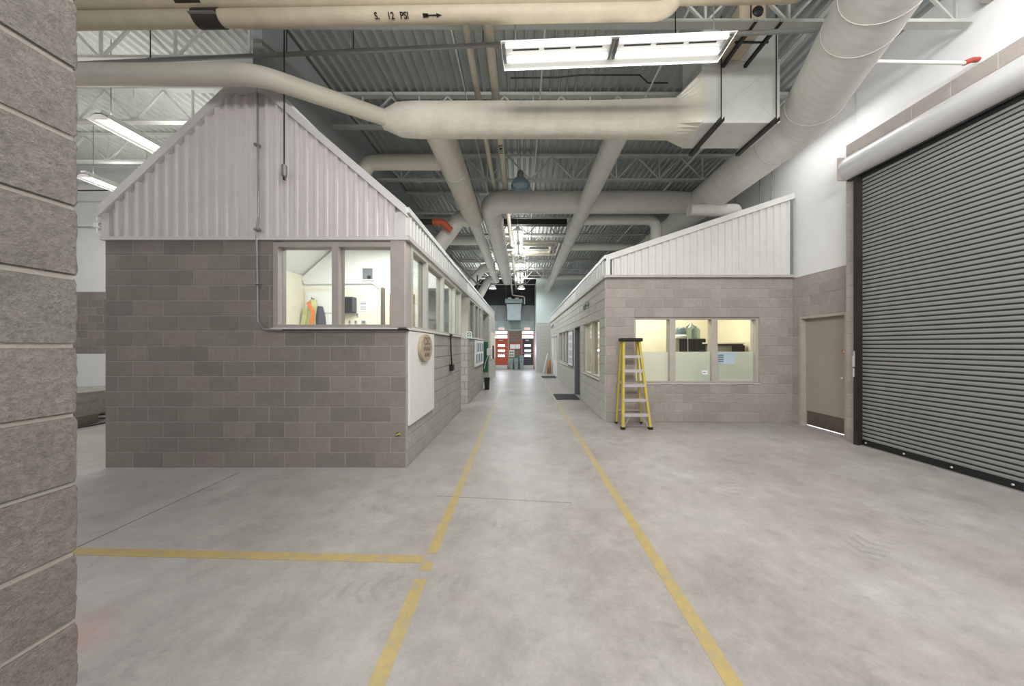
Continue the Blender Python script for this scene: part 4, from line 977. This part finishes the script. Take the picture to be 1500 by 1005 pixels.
for x in (2.90, 3.22): MB().tube([(x, 3.98, 5.6), (x, 3.98, DECK)], .007, 6).build('hanger_rod', 'dark_steel', t_)
MB().box(2.85, 3.3, 4.2, 4.22, 5.665, 5.68).build('cross_tie', 'dark_steel', t_)
# E: huge spiral duct
t_ = thing('spiral_duct', (4.5, 5.0, 4.8), 'huge white spiral duct sweeping overhead beside the rolling shutter', 'duct')
EZ, ER = 5.2, .365
dirn = Vector((4.5 - 3.70, 5.05 - 3.29, 0)).normalized()
P2 = Vector((4.5, 5.05, EZ)); P0 = P2 - dirn * 5.0
MB().tube(arc_path([P0, P2, (4.5, 8.9, EZ)], .7, 8), ER, 48).build('sleeve', 'spiral', t_)
MB().tube([(4.5, 8.9, EZ), (4.5, 12.0, EZ)], ER * .8, 32).build('sleeve', 'spiral', t_)
bands(t_, [(P2 - dirn * .5, dirn), ((4.5, 5.6, EZ), (0, 1, 0)), (P2 - dirn * 1.7, dirn), (P2 - dirn * 2.1, dirn)], ER, 'duct_white', .012)
# D + F
t_ = thing('cross_duct', (1.5, 7.93, 5.0), 'thick grey cross duct under the deck turning down the aisle', 'duct')
MB().tube(arc_path([(4.3, 7.93, 5.2), (3.6, 7.93, 5.23), (-.83, 7.93, 5.23), (-.83, 17.2, 5.23)], .45, 8), .265, 36).build('sleeve', 'duct_white', t_)
MB().tube([(-.83, 17.0, 5.23), (-.83, 17.35, 5.23), (-.83, 17.45, 5.23)], [.27, .26, .15], 28).build('end_cap', 'duct_white', t_)
bands(t_, [((-.83, 9.0 + 2 * k, 5.23), (0, 1, 0)) for k in range(4)] + [((.4, 7.93, 5.23), (1, 0, 0)), ((2.4, 7.93, 5.23), (1, 0, 0))], .265)
# G
t_ = thing('branch_duct', (-1.34, 9, 4.9), 'branch duct dropping arms onto the booth roof', 'duct')
MB().tube([(-1.34, 4.9, 5.08), (-1.34, 8.5, 5.08)], .24, 30).build('sleeve', 'duct_cream', t_)
MB().tube([(-1.34, 8.5, 5.08), (-1.34, 8.9, 5.08), (-1.36, 16.3, 5.0)], [.24, .16, .155], 26).build('sleeve', 'duct_white', t_)
for i, (y, xe, ze, r_) in enumerate(((8.56, -2.45, 4.1, .2), (13.9, -2.5, 4.1, .19), (16.2, -2.3, 4.0, .19))):
    MB().tube(arc_path([(-1.2, y, 5.06), (-1.72, y, 5.06), (xe, y, ze)], .25, 6), r_, 26).build('roof_branch', 'duct_white', t_)
bands(t_, [((-1.34, 6.2, 5.08), (0, 1, 0)), ((-1.34, 7.4, 5.08), (0, 1, 0))], .24)
t_ = thing('booth_feed_duct', (-2.2, 6.0, 4.9), 'short cream duct turning down behind the gable slope', 'duct')
MB().tube(arc_path([(-1.4, 6.0, 5.1), (-2.95, 6.0, 5.1), (-3.1, 6.0, 4.75)], .2, 6), .13, 24).build('sleeve', 'duct_cream', t_)
t_ = thing('rear_feed_duct', (-2.2, 10.3, 4.9), 'distant cross duct above the booth roof behind the first drop arm', 'duct')
MB().tube([(-1.4, 10.3, 5.08), (-3.45, 10.3, 5.08)], .16, 24).build('sleeve', 'duct_white', t_)
# K
t_ = thing('long_duct', (1.56, 12, 4.9), 'long straight cream duct running down the aisle to the teal wall', 'duct')
MB().tube([(1.56, 4.9, 5.08), (1.56, 19.3, 5.08)], .187, 28).build('sleeve', 'duct_white', t_)
bands(t_, [((1.56, 5.6 + 1.6 * k, 5.08), (0, 1, 0)) for k in range(7)], .187)
for i, (y, x1, ze, nm, r_) in enumerate(((8.65, 3.68, 4.1, 'nearest duct dropping from the long duct to the office roof', .14), (10.96, 3.9, 4.1, 'middle duct dropping from the long duct to the office roof', .135), (15.8, 3.6, 4.0, 'farthest duct dropping from the long duct to the office roof', .13))):
    t_ = thing('office_feed_duct', (2.5, y, 4.9), nm, 'duct', 'ducts feeding the office roof')
    MB().tube(arc_path([(1.6, y, 5.08), (x1, y, 5.08), (x1, y, ze)], .25, 6), r_, 24).build('sleeve', 'duct_white', t_)
t_ = thing('roof_duct_stub', (4.6, 7.35, 4.6), 'white capped duct stub lying on the office roof', 'duct')
MB().tube([(3.9, 7.35, 4.78), (4.95, 7.35, 4.78), (5.03, 7.35, 4.78), (5.1, 7.35, 4.78)], [.14, .14, .12, .06], 24).build('sleeve', 'duct_white', t_)
bands(t_, [((4.45, 7.35, 4.78), (1, 0, 0))], .14)

# ================================================================== PIPES
def tan_pipe(zc0, zc1, y, r, label, xend):
    t = thing('steam_pipe', (-3, y, zc0), label, 'pipe', 'steam pipes crossing overhead')
    m_ = MB().tube(arc_path([(-9, y, zc0), (xend, y, zc1), (xend + .02, y + .0, zc1 + .9)], .28, 8), r, 32).build('insulation', 'pipe_tan', t)
    return t
py, pr = 3.5, .08
zc = lambda px_, py_, d_: 1.6 + (507 - py_) * d_ / 460
tp = tan_pipe(5.16, 5.33, py, pr, 'lower tan insulated steam pipe marked S. 12 PSI with arrow', 1.72)
tp2 = tan_pipe(5.16 + .168, 5.33 + .168, py - .03, pr + .004, 'upper tan insulated return pipe marked C.R. with arrow', 3.2)
el = math.atan2(3.62, 3.5)
zl = lambda x: 5.16 + (x + 9) / (1.72 + 9) * .17
slope = math.atan(.17 / 10.72)
def on_pipe(tparent, body, x, size, zoff, r_, yy=py, name='lettering', e=None):
    z = zl(x) + zoff; e = math.atan2(z - 1.6, yy) if e is None else e
    return text(name, body, size, (x, yy - math.cos(e) * (r_ + .004), z - math.sin(e) * (r_ + .004)), (PI / 2 + e, -slope, 0), 'ink', tparent, 'LEFT')
on_pipe(tp, 'S.', -1.62, .078, 0, pr); on_pipe(tp, '12', -1.48, .078, 0, pr); on_pipe(tp, 'PSI', -1.34, .078, 0, pr)
on_pipe(tp2, 'C.R.', -1.52, .078, .168, pr + .004, py - .03, e=1.3)
def arrow(tparent, x, zoff, r_, e=None, yy=py):
    z = zl(x) + zoff; e = math.atan2(z - 1.6, yy) if e is None else e
    c = Vector((x, yy - math.cos(e) * (r_ + .004), z - math.sin(e) * (r_ + .004))); up = Vector((0, -math.sin(e), math.cos(e))); R_ = Vector((1, 0, .0135))
    q = lambda u, v: c + R_ * u + up * v
    MB().add([q(0, -.006), q(.15, -.006), q(.15, .006), q(0, .006), q(.14, -.018), q(.2, 0), q(.14, .018), q(-.01, -.018), q(.05, -.015), q(.05, .015), q(-.01, .018), q(.01, 0)],
             [(0, 1, 2, 3), (4, 5, 6), (7, 8, 9, 10)]).build('arrow_mark', 'ink', tparent)
arrow(tp, -1.08, 0, pr); arrow(tp2, -1.0, .168, pr + .004, 1.3, py - .03)
# brown straps
for tt, zo_, r_, xx, sy in ((tp, 0, pr, -3.62, py), (tp2, .168, pr + .004, -3.78, py - .03)):
    x = xx; z = zl(x) + zo_
    MB().tube([(x, sy, z), (x + .28, sy, z + .004)], r_ + .008, 32).build('strap', 'band', tt)
    MB().box(x - .005, x + .285, py - r_ - .03, py - r_ + .02, z - .03, z - .022).build('strap_tab', 'steel', tt)
# two cream pipes down the hall with an expansion loop
t_ = thing('heating_pipe', (-.7, 8, 5.555), 'thinner cream pipe running down the aisle ceiling with outer loop', 'pipe', 'heating pipes along the aisle ceiling')
MB().tube(arc_path([(-.70, 3.5, 5.555), (-.70, 11.9, 5.555), (1.45, 11.9, 5.555), (1.45, 13.6, 5.555), (-.65, 13.6, 5.555), (-.65, 19, 5.3), (-.65, 21, 5.0), (.15, 21, 4.9), (.15, 21, 4.4)], .12, 4), .048, 12).build('pipe', 'pipe_cream', t_)
t_ = thing('heating_pipe', (-.42, 8, 5.555), 'thicker cream pipe running down the aisle ceiling with inner loop', 'pipe', 'heating pipes along the aisle ceiling')
MB().tube(arc_path([(-.42, 3.5, 5.555), (-.42, 12.3, 5.555), (1.15, 12.3, 5.555), (1.15, 13.25, 5.555), (-.42, 13.25, 5.555), (-.42, 21.9, 5.555)], .12, 4), .064, 12).build('pipe', 'pipe_cream', t_)
text('lettering', 'H.W.S.', .1, (-.42, 6.2, 5.488), (PI, 0, -PI / 2), 'ink', t_)
t_ = thing('ceiling_conduit', (0, 4.0, 5.44), 'grey conduit slung level across the bay below the joists', 'conduit')
MB().tube([(-9.5, 4.62, 5.44), (-6.0, 4.27, 5.44), (3.56, 3.817, 5.44)], .026, 10).build('conduit', 'steel', t_)
for x in (-5.0, -3.1, -2.2, -.5, 1.9): 
    y = 4.27 - (x + 6) / 9.7 * .46
    MB().tube([(x, y, 5.44), (x, y, DECK)], .006, 6).build('hanger_rod', 'dark_steel', t_); MB().lathe([(.03, -.02), (.036, 0), (.03, .02)], (x, y, 5.44), 10, 'x').build('clamp', 'steel', t_)
t_ = thing('sprinkler_pipe', (4.9, 3.85, 5.07), 'white pipe ending in a red bracket on the wall above the shutter', 'pipe')
MB().tube([(4.0, 3.85, 5.09), (5.45, 3.85, 5.07)], .02, 10).build('pipe', 'white_paint', t_)
MB().tube([(5.42, 3.85, 5.07), (5.5, 3.84, 5.10), (5.6, 3.86, 5.12)], .028, 10).build('end_bracket', 'red_dull', t_)
for i, (x, y0, y1, z, r_, nm) in enumerate(((.32, 4, 20, 6.1, .015, 'thin white conduit along the deck above the long tube light'), (2.2, 4, 19, 6.05, .014, 'thin white conduit along the deck near the plenum box'), (-2.3, 4, 20, 6.1, .014, 'thin grey conduit along the deck above the booth roof'), (4.0, 3, 18, 6.0, .03, 'white pipe along the deck beside the huge spiral duct'), (-1.0, 4, 12, 6.05, .012, 'thin conduit along the deck beside the cream pipes'))):
    t_ = thing('deck_conduit', (x, y0, z), nm, 'conduit', 'conduits along the deck')
    MB().tube([(x, y0, z), (x, y1, z)], r_, 8).build('conduit', 'joist_white' if i != 2 else 'steel', t_)
t_ = thing('deck_cable', (1, 5.5, 6.2), 'black cable wavering across the deck behind the long tube light', 'cable')
MB().tube([(-.2, 5.4, 6.21), (.6, 5.4, 6.22), (1.0, 5.35, 6.22), (1.7, 5.35, 6.22), (2.0, 5.35, 6.22), (2.2, 5.5, 6.21), (2.55, 5.5, 6.21)], .012, 6).build('cable', 'dark_steel', t_)
t_ = thing('flue_pipe', (-2.4, 8.1, 4.8), 'dark flue pipe with orange elbow above the booth roof', 'pipe')
MB().tube([(-3.4, 8.1, 4.81), (-2.3, 8.1, 4.80)], .07, 16).build('pipe', 'dark_steel', t_)
MB().tube(arc_path([(-2.3, 8.1, 4.80), (-2.05, 8.1, 4.79), (-1.85, 8.15, 4.6)], .12, 6), .085, 16).build('elbow', 'orange_door', t_)
t_ = thing('dark_beam', (.5, 10.6, 5.3), 'black steel beam crossing the aisle behind the thick cross duct', 'beam')
MB().box(-.62, 1.5, 10.5, 10.62, 5.68, 5.86).build('web', 'dark_steel', t_); MB().box(-.62, 1.5, 10.45, 10.67, 5.66, 5.68).build('flange', 'dark_steel', t_)
t_ = thing('roof_edge_pipe', (-1.9, 9.5, 4.0), 'dark rusty pipe lying along the booth roof edge', 'pipe')
MB().tube([(-1.72, 7.6, 3.78), (-1.74, 12.2, 4.0)], .04, 8).build('pipe', 'band', t_); MB().tube([(-1.74, 12.2, 3.6), (-1.74, 12.2, 4.35)], .03, 8).build('post', 'dark_steel', t_)
for (x, y0, z0, z1, nm) in ((5.56, 7.0, 4.7, DECK, 'thin vertical conduit high on the wall above the office, nearest'), (5.56, 7.35, 4.7, DECK, 'thin pale vertical conduit high on the wall above the office'), (5.56, 8.2, 4.7, DECK, 'thin vertical conduit high on the wall behind the spiral duct')):
    MB().tube([(x, y0, z0), (x, y0, z1)], .014, 8).build('wall_conduit', 'steel', label=nm, cat='conduit', group='conduits on the wall above the office')

# ================================================================== LAMPS
def tube_fixture(c, axis, units, label, w=.37, group='fluorescent fixtures', power=1.0, L=1.22, upk=1.0):
    """c: centre of the open underside"""
    t = thing('fluorescent_fixture', c, label, 'lamp', group)
    tot = units * L; cx_, cy_, cz_ = c
    def bx(u0, u1, v0, v1, z0, z1):
        return (cx_ + u0, cx_ + u1, cy_ + v0, cy_ + v1, cz_ + z0, cz_ + z1) if axis == 'x' else (cx_ + v0, cx_ + v1, cy_ + u0, cy_ + u1, cz_ + z0, cz_ + z1)
    parts = []
    m_ = MB().box(*bx(-tot / 2, tot / 2, -.05, .05, .08, .14)); parts.append(m_.build('housing', 'white_paint', t))
    for s_ in (-1, 1):
        vs = [(u, s_ * v, z) for u in (-tot / 2, tot / 2) for v, z in ((.05, .08), (w / 2, 0.0), (w / 2 + .003, .004), (.05, .09))]
        if axis == 'y': vs = [(b, a, z) for a, b, z in vs]
        vs = [(cx_ + a, cy_ + b, cz_ + z) for a, b, z in vs]
        parts.append(MB().add(vs, [(0, 1, 5, 4), (1, 2, 6, 5), (2, 3, 7, 6), (3, 0, 4, 7), (0, 3, 2, 1), (4, 5, 6, 7)]).build('reflector', 'reflector', t))
    m_ = MB().box(*bx(-tot / 2, tot / 2, -.05, .05, .074, .08)); parts.append(m_.build('tray', 'reflector', t))
    for k in range(units):
        u0 = -tot / 2 + k * L
        aw = (u0 + L / 2)
        for s_ in (-1, 1):
            a = (u0 + .05, s_ * w * .24, .035); b = (u0 + L - .05, s_ * w * .24, .035)
            if axis == 'y': a, b = (a[1], a[0], a[2]), (b[1], b[0], b[2])
            MB().tube([(cx_ + a[0], cy_ + a[1], cz_ + a[2]), (cx_ + b[0], cy_ + b[1], cz_ + b[2])], .017, 10).build('tube', 'tube', t)
            lp = (cx_ + aw, cy_ + s_ * w * .24, cz_ + .012) if axis == 'x' else (cx_ + s_ * w * .24, cy_ + aw, cz_ + .012)
            la = area('tube_light', Vector(lp) - Vector(c), (L - .1, .034) if axis == 'x' else (.034, L - .1), DOWN * power); la.parent = t
        up = (cx_ + aw, cy_, cz_ + .16) if axis == 'x' else (cx_, cy_ + aw, cz_ + .16)
        la = area('slot_light', Vector(up) - Vector(c), (L - .1, .1) if axis == 'x' else (.1, L - .1), UP * power * upk, rot=(PI, 0, 0)); la.parent = t
        for q in range(3): MB().box(*bx(u0 + .12 + q * .36, u0 + .42 + q * .36, -.008, .008, .070, .0745)).build('slot', 'ink', t)
        for uu in (u0 + .02, u0 + L - .04): MB().box(*bx(uu, uu + .02, -w * .3, w * .3, .02, .07)).build('socket_strip', 'steel', t)
    for uu in (-tot / 2, tot / 2 - .004):
        vs = [(uu + du, v, z) for du in (0, .004) for v, z in ((-w / 2, 0), (w / 2, 0), (.05, .09), (-.05, .09))]
        if axis == 'y': vs = [(b, a, z) for a, b, z in vs]
        MB().add([(cx_ + a, cy_ + b, cz_ + z) for a, b, z in vs], [(0, 1, 2, 3), (7, 6, 5, 4), (0, 4, 5, 1), (1, 5, 6, 2), (2, 6, 7, 3), (3, 7, 4, 0)]).build('end_plate', 'white_paint', t)
    for uu in (-tot / 2 + .15, tot / 2 - .15):
        a = (cx_ + uu, cy_, cz_ + .14) if axis == 'x' else (cx_, cy_ + uu, cz_ + .14)
        MB().tube([a, (a[0], a[1], DECK)], .006, 6).build('hanger', 'steel', t)
    return t
F1 = tube_fixture((1.03, 3.56, 4.93), 'x', 2, 'long two section tube light glowing below the joists', L=1.26, power=1.6, upk=.06)
F1.rotation_euler = (0, 0, -.045)
tube_fixture((-.13, 10.2, 4.9), 'y', 2, 'lengthwise tube light above the aisle, nearer of two', w=.32, power=.6)
tube_fixture((-.10, 15.3, 4.9), 'y', 2, 'lengthwise tube light above the aisle, farther of two', w=.32, power=.55)
tube_fixture((-6.26, 5.85, 4.95), 'y', 2, 'tube light in the side bay beside the gable slope', w=.34, power=.6)
tube_fixture((-8.8, 6.9, 4.98), 'y', 1, 'tube light in the side bay lower and behind the other', w=.34, power=.6)
def high_bay(x, y, z, lit, label):
    if lit: area('bay_light', (x, y, z + .01), (.24, .24), 40, (.88, .95, 1)); area('bay_uplight', (x, y, z + .4), (.3, .3), 45, rot=(PI, 0, 0))
    t = thing('high_bay_lamp', (x, y, z), label, 'lamp', 'high bay dome lamps')
    MB().lathe([(.22, 0), (.20, .08), (.14, .17), (.07, .2), (.0, .2)], (x, y, z), 24).build('dome', 'reflector' if lit else 'lens', t)
    MB().lathe([(.075, .2), (.08, .3), (.05, .36), (0, .36)], (x, y, z), 16).build('ballast', 'steel', t)
    MB().lathe([(0, .02), (.15, .02), (.17, .04)], (x, y, z), 20).build('lens', 'dome_lit' if lit else 'lens', t)
    MB().tube([(x, y, z + .36), (x, y, DECK)], .01, 6).build('hanger', 'steel', t)
high_bay(-.08, 12.6, 4.85, True, 'glowing dome lamp just behind the nearer lengthwise tube light')
high_bay(-.05, 18.4, 4.95, True, 'glowing dome lamp near the end wall on the aisle centre')
high_bay(-1.75, 18.6, 5.0, True, 'glowing dome lamp above the end of the booth roof')
high_bay(-.04, 7.1, 5.2, False, 'unlit bluish dome lamp beside the two cream pipes')

# ================================================================== END OF THE AISLE
def end_door(idx, x0, x1, leafmat, label, openleaf=False):
    d = thing('door_%d' % idx, ((x0 + x1) / 2, EY, 0), kind='structure', label=label)
    for a, b in ((x0, x0 + .07), (x1 - .07, x1)): MB().box(a, b, EY - .06, EY + .1, 0, 2.7).build('jamb', 'orange_frame', d)
    for z in (2.06, 2.35, 2.64): MB().box(x0 + .07, x1 - .07, EY - .05, EY + .1, z, z + .075).build('transom_bar', 'orange_frame' if z > 2.2 or not openleaf else 'purple_door', d)
    dl = area('door_daylight', ((x0 + x1) / 2, EY - .02, 1.3), (.5, .12), 14, (.78, .88, 1), rot=(-PI / 2, 0, 0))
    for z in (2.135, 2.425): MB().box(x0 + .07, x1 - .07, EY + .02, EY + .03, z, z + .215).build('transom_pane', 'day', d)
    lf = MB(); a, b = x0 + .08, x1 - .08; l0, l1 = a + .16, b - .16
    zs = [.02, 1.0, 1.13, 1.33, 1.46, 1.66, 1.79, 2.07]
    zl_ = [(.84, 1.0), (1.2, 1.36), (1.56, 1.72)]
    cur = .02
    for z0, z1 in zl_ + [(2.07, 2.07)]:
        lf.box(a, b, EY, EY + .045, cur, z0); cur = z1
        if z1 < 2.07: lf.box(a, l0, EY, EY + .045, z0, z1).box(l1, b, EY, EY + .045, z0, z1)
    leaf = lf.build('door_leaf', leafmat, d)
    for z0, z1 in zl_: MB().box(l0, l1, EY + .02, EY + .026, z0, z1).build('lite', 'day', leaf)
    MB().box(a, b, EY - .006, EY, .02, .26).build('kick_plate', 'galv', d)
    MB().box(a + .05, b - .05, EY - .06, EY - .02, 1.08, 1.11).build('push_bar', 'alu', d)
    MB().cbox(a + .22, b - .3, EY - .07, EY - .005, 1.96, 2.03, c=.01).build('door_closer', 'alu', d)
    return d
end_door(5, -1.95, -.97, 'orange_door', 'orange door with three lites at the aisle end')
end_door(6, -.08, .85, 'purple_door', 'dark door in an orange frame at the aisle end', True)
for x, nm in ((-1.45, 'exit sign above the orange door'), (.35, 'exit sign above the dark plum door')):
    t_ = thing('exit_sign', (x, EY - .1, 2.72), 'small white and red ' + nm, 'sign', 'exit signs above the far doors')
    MB().cbox(x - .2, x + .2, EY - .14, EY - .07, 2.72, 2.90, c=.01).build('case', 'exit_face', t_)
    text('lettering', 'EXIT', .15, (x, EY - .143, 2.81), (PI / 2, 0, 0), 'exit_red', t_)
t_ = thing('orange_notice_frame', (-.55, EY - .03, 1.5), 'wide orange edged notice above the recycling bins', 'notice')
MB().box(-.88, -.12, EY - .04, EY - .01, 1.38, 1.82).build('frame', 'orange_frame', t_)
for a, b in ((-.85, -.52), (-.49, -.15)): MB().box(a, b, EY - .045, EY - .04, 1.42, 1.72).build('sheet', 'paper', t_)
t_ = thing('map_notice', (-.72, EY - .03, .85), 'pale sheet with small blocks below the orange edged notice', 'notice')
MB().box(-.9, -.55, EY - .03, EY - .01, .84, 1.33).build('sheet', 'cream', t_)
for q in range(4): MB().box(-.86 + (q % 2) * .15, -.75 + (q % 2) * .15, EY - .034, EY - .03, .9 + (q // 2) * .2, 1.03 + (q // 2) * .2).build('printed_block', 'ink_grey', t_)
for x, lid, h, nm in ((-.76, 'bin_grey', .72, 'grey recycling bin with plain lid below the notices'), (-.42, 'green_lid', .8, 'grey recycling bin with green lid in the middle'), (-.04, 'bin_grey', .86, 'tallest grey recycling bin beside the dark door')):
    t_ = thing('recycling_bin', (x, 21.6, 0), nm, 'bin', 'recycling bins between the far doors')
    mm = MB(); ring = lambda r_, z, q=1.0: [(x + i * r_, 21.6 + j_ * r_ * 1.2, z) for i, j_ in ((-1, -1), (1, -1), (1, 1), (-1, 1))]
    mm.add(ring(.11, 0) + ring(.15, h), [(3, 2, 1, 0), (4, 5, 6, 7)] + [(i, (i + 1) % 4, 4 + (i + 1) % 4, 4 + i) for i in range(4)]).build('body', 'bin_grey', t_)
    MB().cbox(x - .165, x + .165, 21.41, 21.79, h, h + .07, c=.02).build('lid', lid, t_)
    MB().lathe([(0, -.004), (.045, -.004), (.045, 0)], (x, 21.435, h * .62), 12, 'y').build('emblem', 'ink_grey', t_)
t_ = thing('unit_heater', (-.5, 21.3, 3.3), 'hanging sheet metal duct chute high above the far doors', 'air handler')
MB().cbox(-1.15, .02, 20.9, 21.8, 4.45, 4.75, c=.02).build('casing', 'bin_grey', t_)
hm = MB(); hm.add([(-1.05, 20.95, 4.42), (-.05, 20.95, 4.42), (-.05, 21.75, 4.42), (-1.05, 21.75, 4.42), (-1.0, 21.0, 3.95), (-.1, 21.0, 3.95), (-.1, 21.7, 3.95), (-1.0, 21.7, 3.95), (-1.0, 21.0, 3.35), (-.1, 21.0, 3.35), (-.1, 21.7, 3.35), (-1.0, 21.7, 3.35)],
       [(k + i, k + (i + 1) % 4, k + 4 + (i + 1) % 4, k + 4 + i) for k in (0, 4) for i in range(4)] + [(8, 9, 10, 11)])
hm.build('chute', 'chute', t_)
for a, b in (((-1.0, 3.36), (-.1, 3.94)), ((-.1, 3.36), (-1.0, 3.94))): MB().bar((a[0], 20.998, a[1]), (b[0], 20.998, b[1]), .02, .01).build('cross_crease', 'bin_grey', t_)
MB().box(-1.17, .04, 20.88, 21.82, 4.42, 4.46).build('flange', 'black', t_)
for x in (-1.1, -.03): MB().tube([(x, 21.3, 4.7), (x, 21.3, DECK)], .012, 6).build('hanger_rod', 'steel', t_)
for x in (-.85, -.35): MB().cbox(x - .12, x + .12, 21.0, 21.3, 4.75, 4.85, c=.02).build('connector', 'alu', t_)
t_ = thing('leaning_board', (1.35, 18.4, 0), 'narrow white board leaning near the office end', 'board')
MB().bar((1.22, 18.4, 0.0), (1.50, 18.55, 1.2), .03, .22, (0, 1, 0)).build('board', 'white_paint', t_)
t_ = thing('brown_roll', (1.56, 18.35, 0), 'upright brown cardboard tube beside the leaning board', 'box')
MB().lathe([(0, 0), (.11, 0), (.11, .78), (.09, .78), (.09, .7), (0, .7)], (1.57, 18.35, 0), 20).build('tube', 'cardboard', t_)
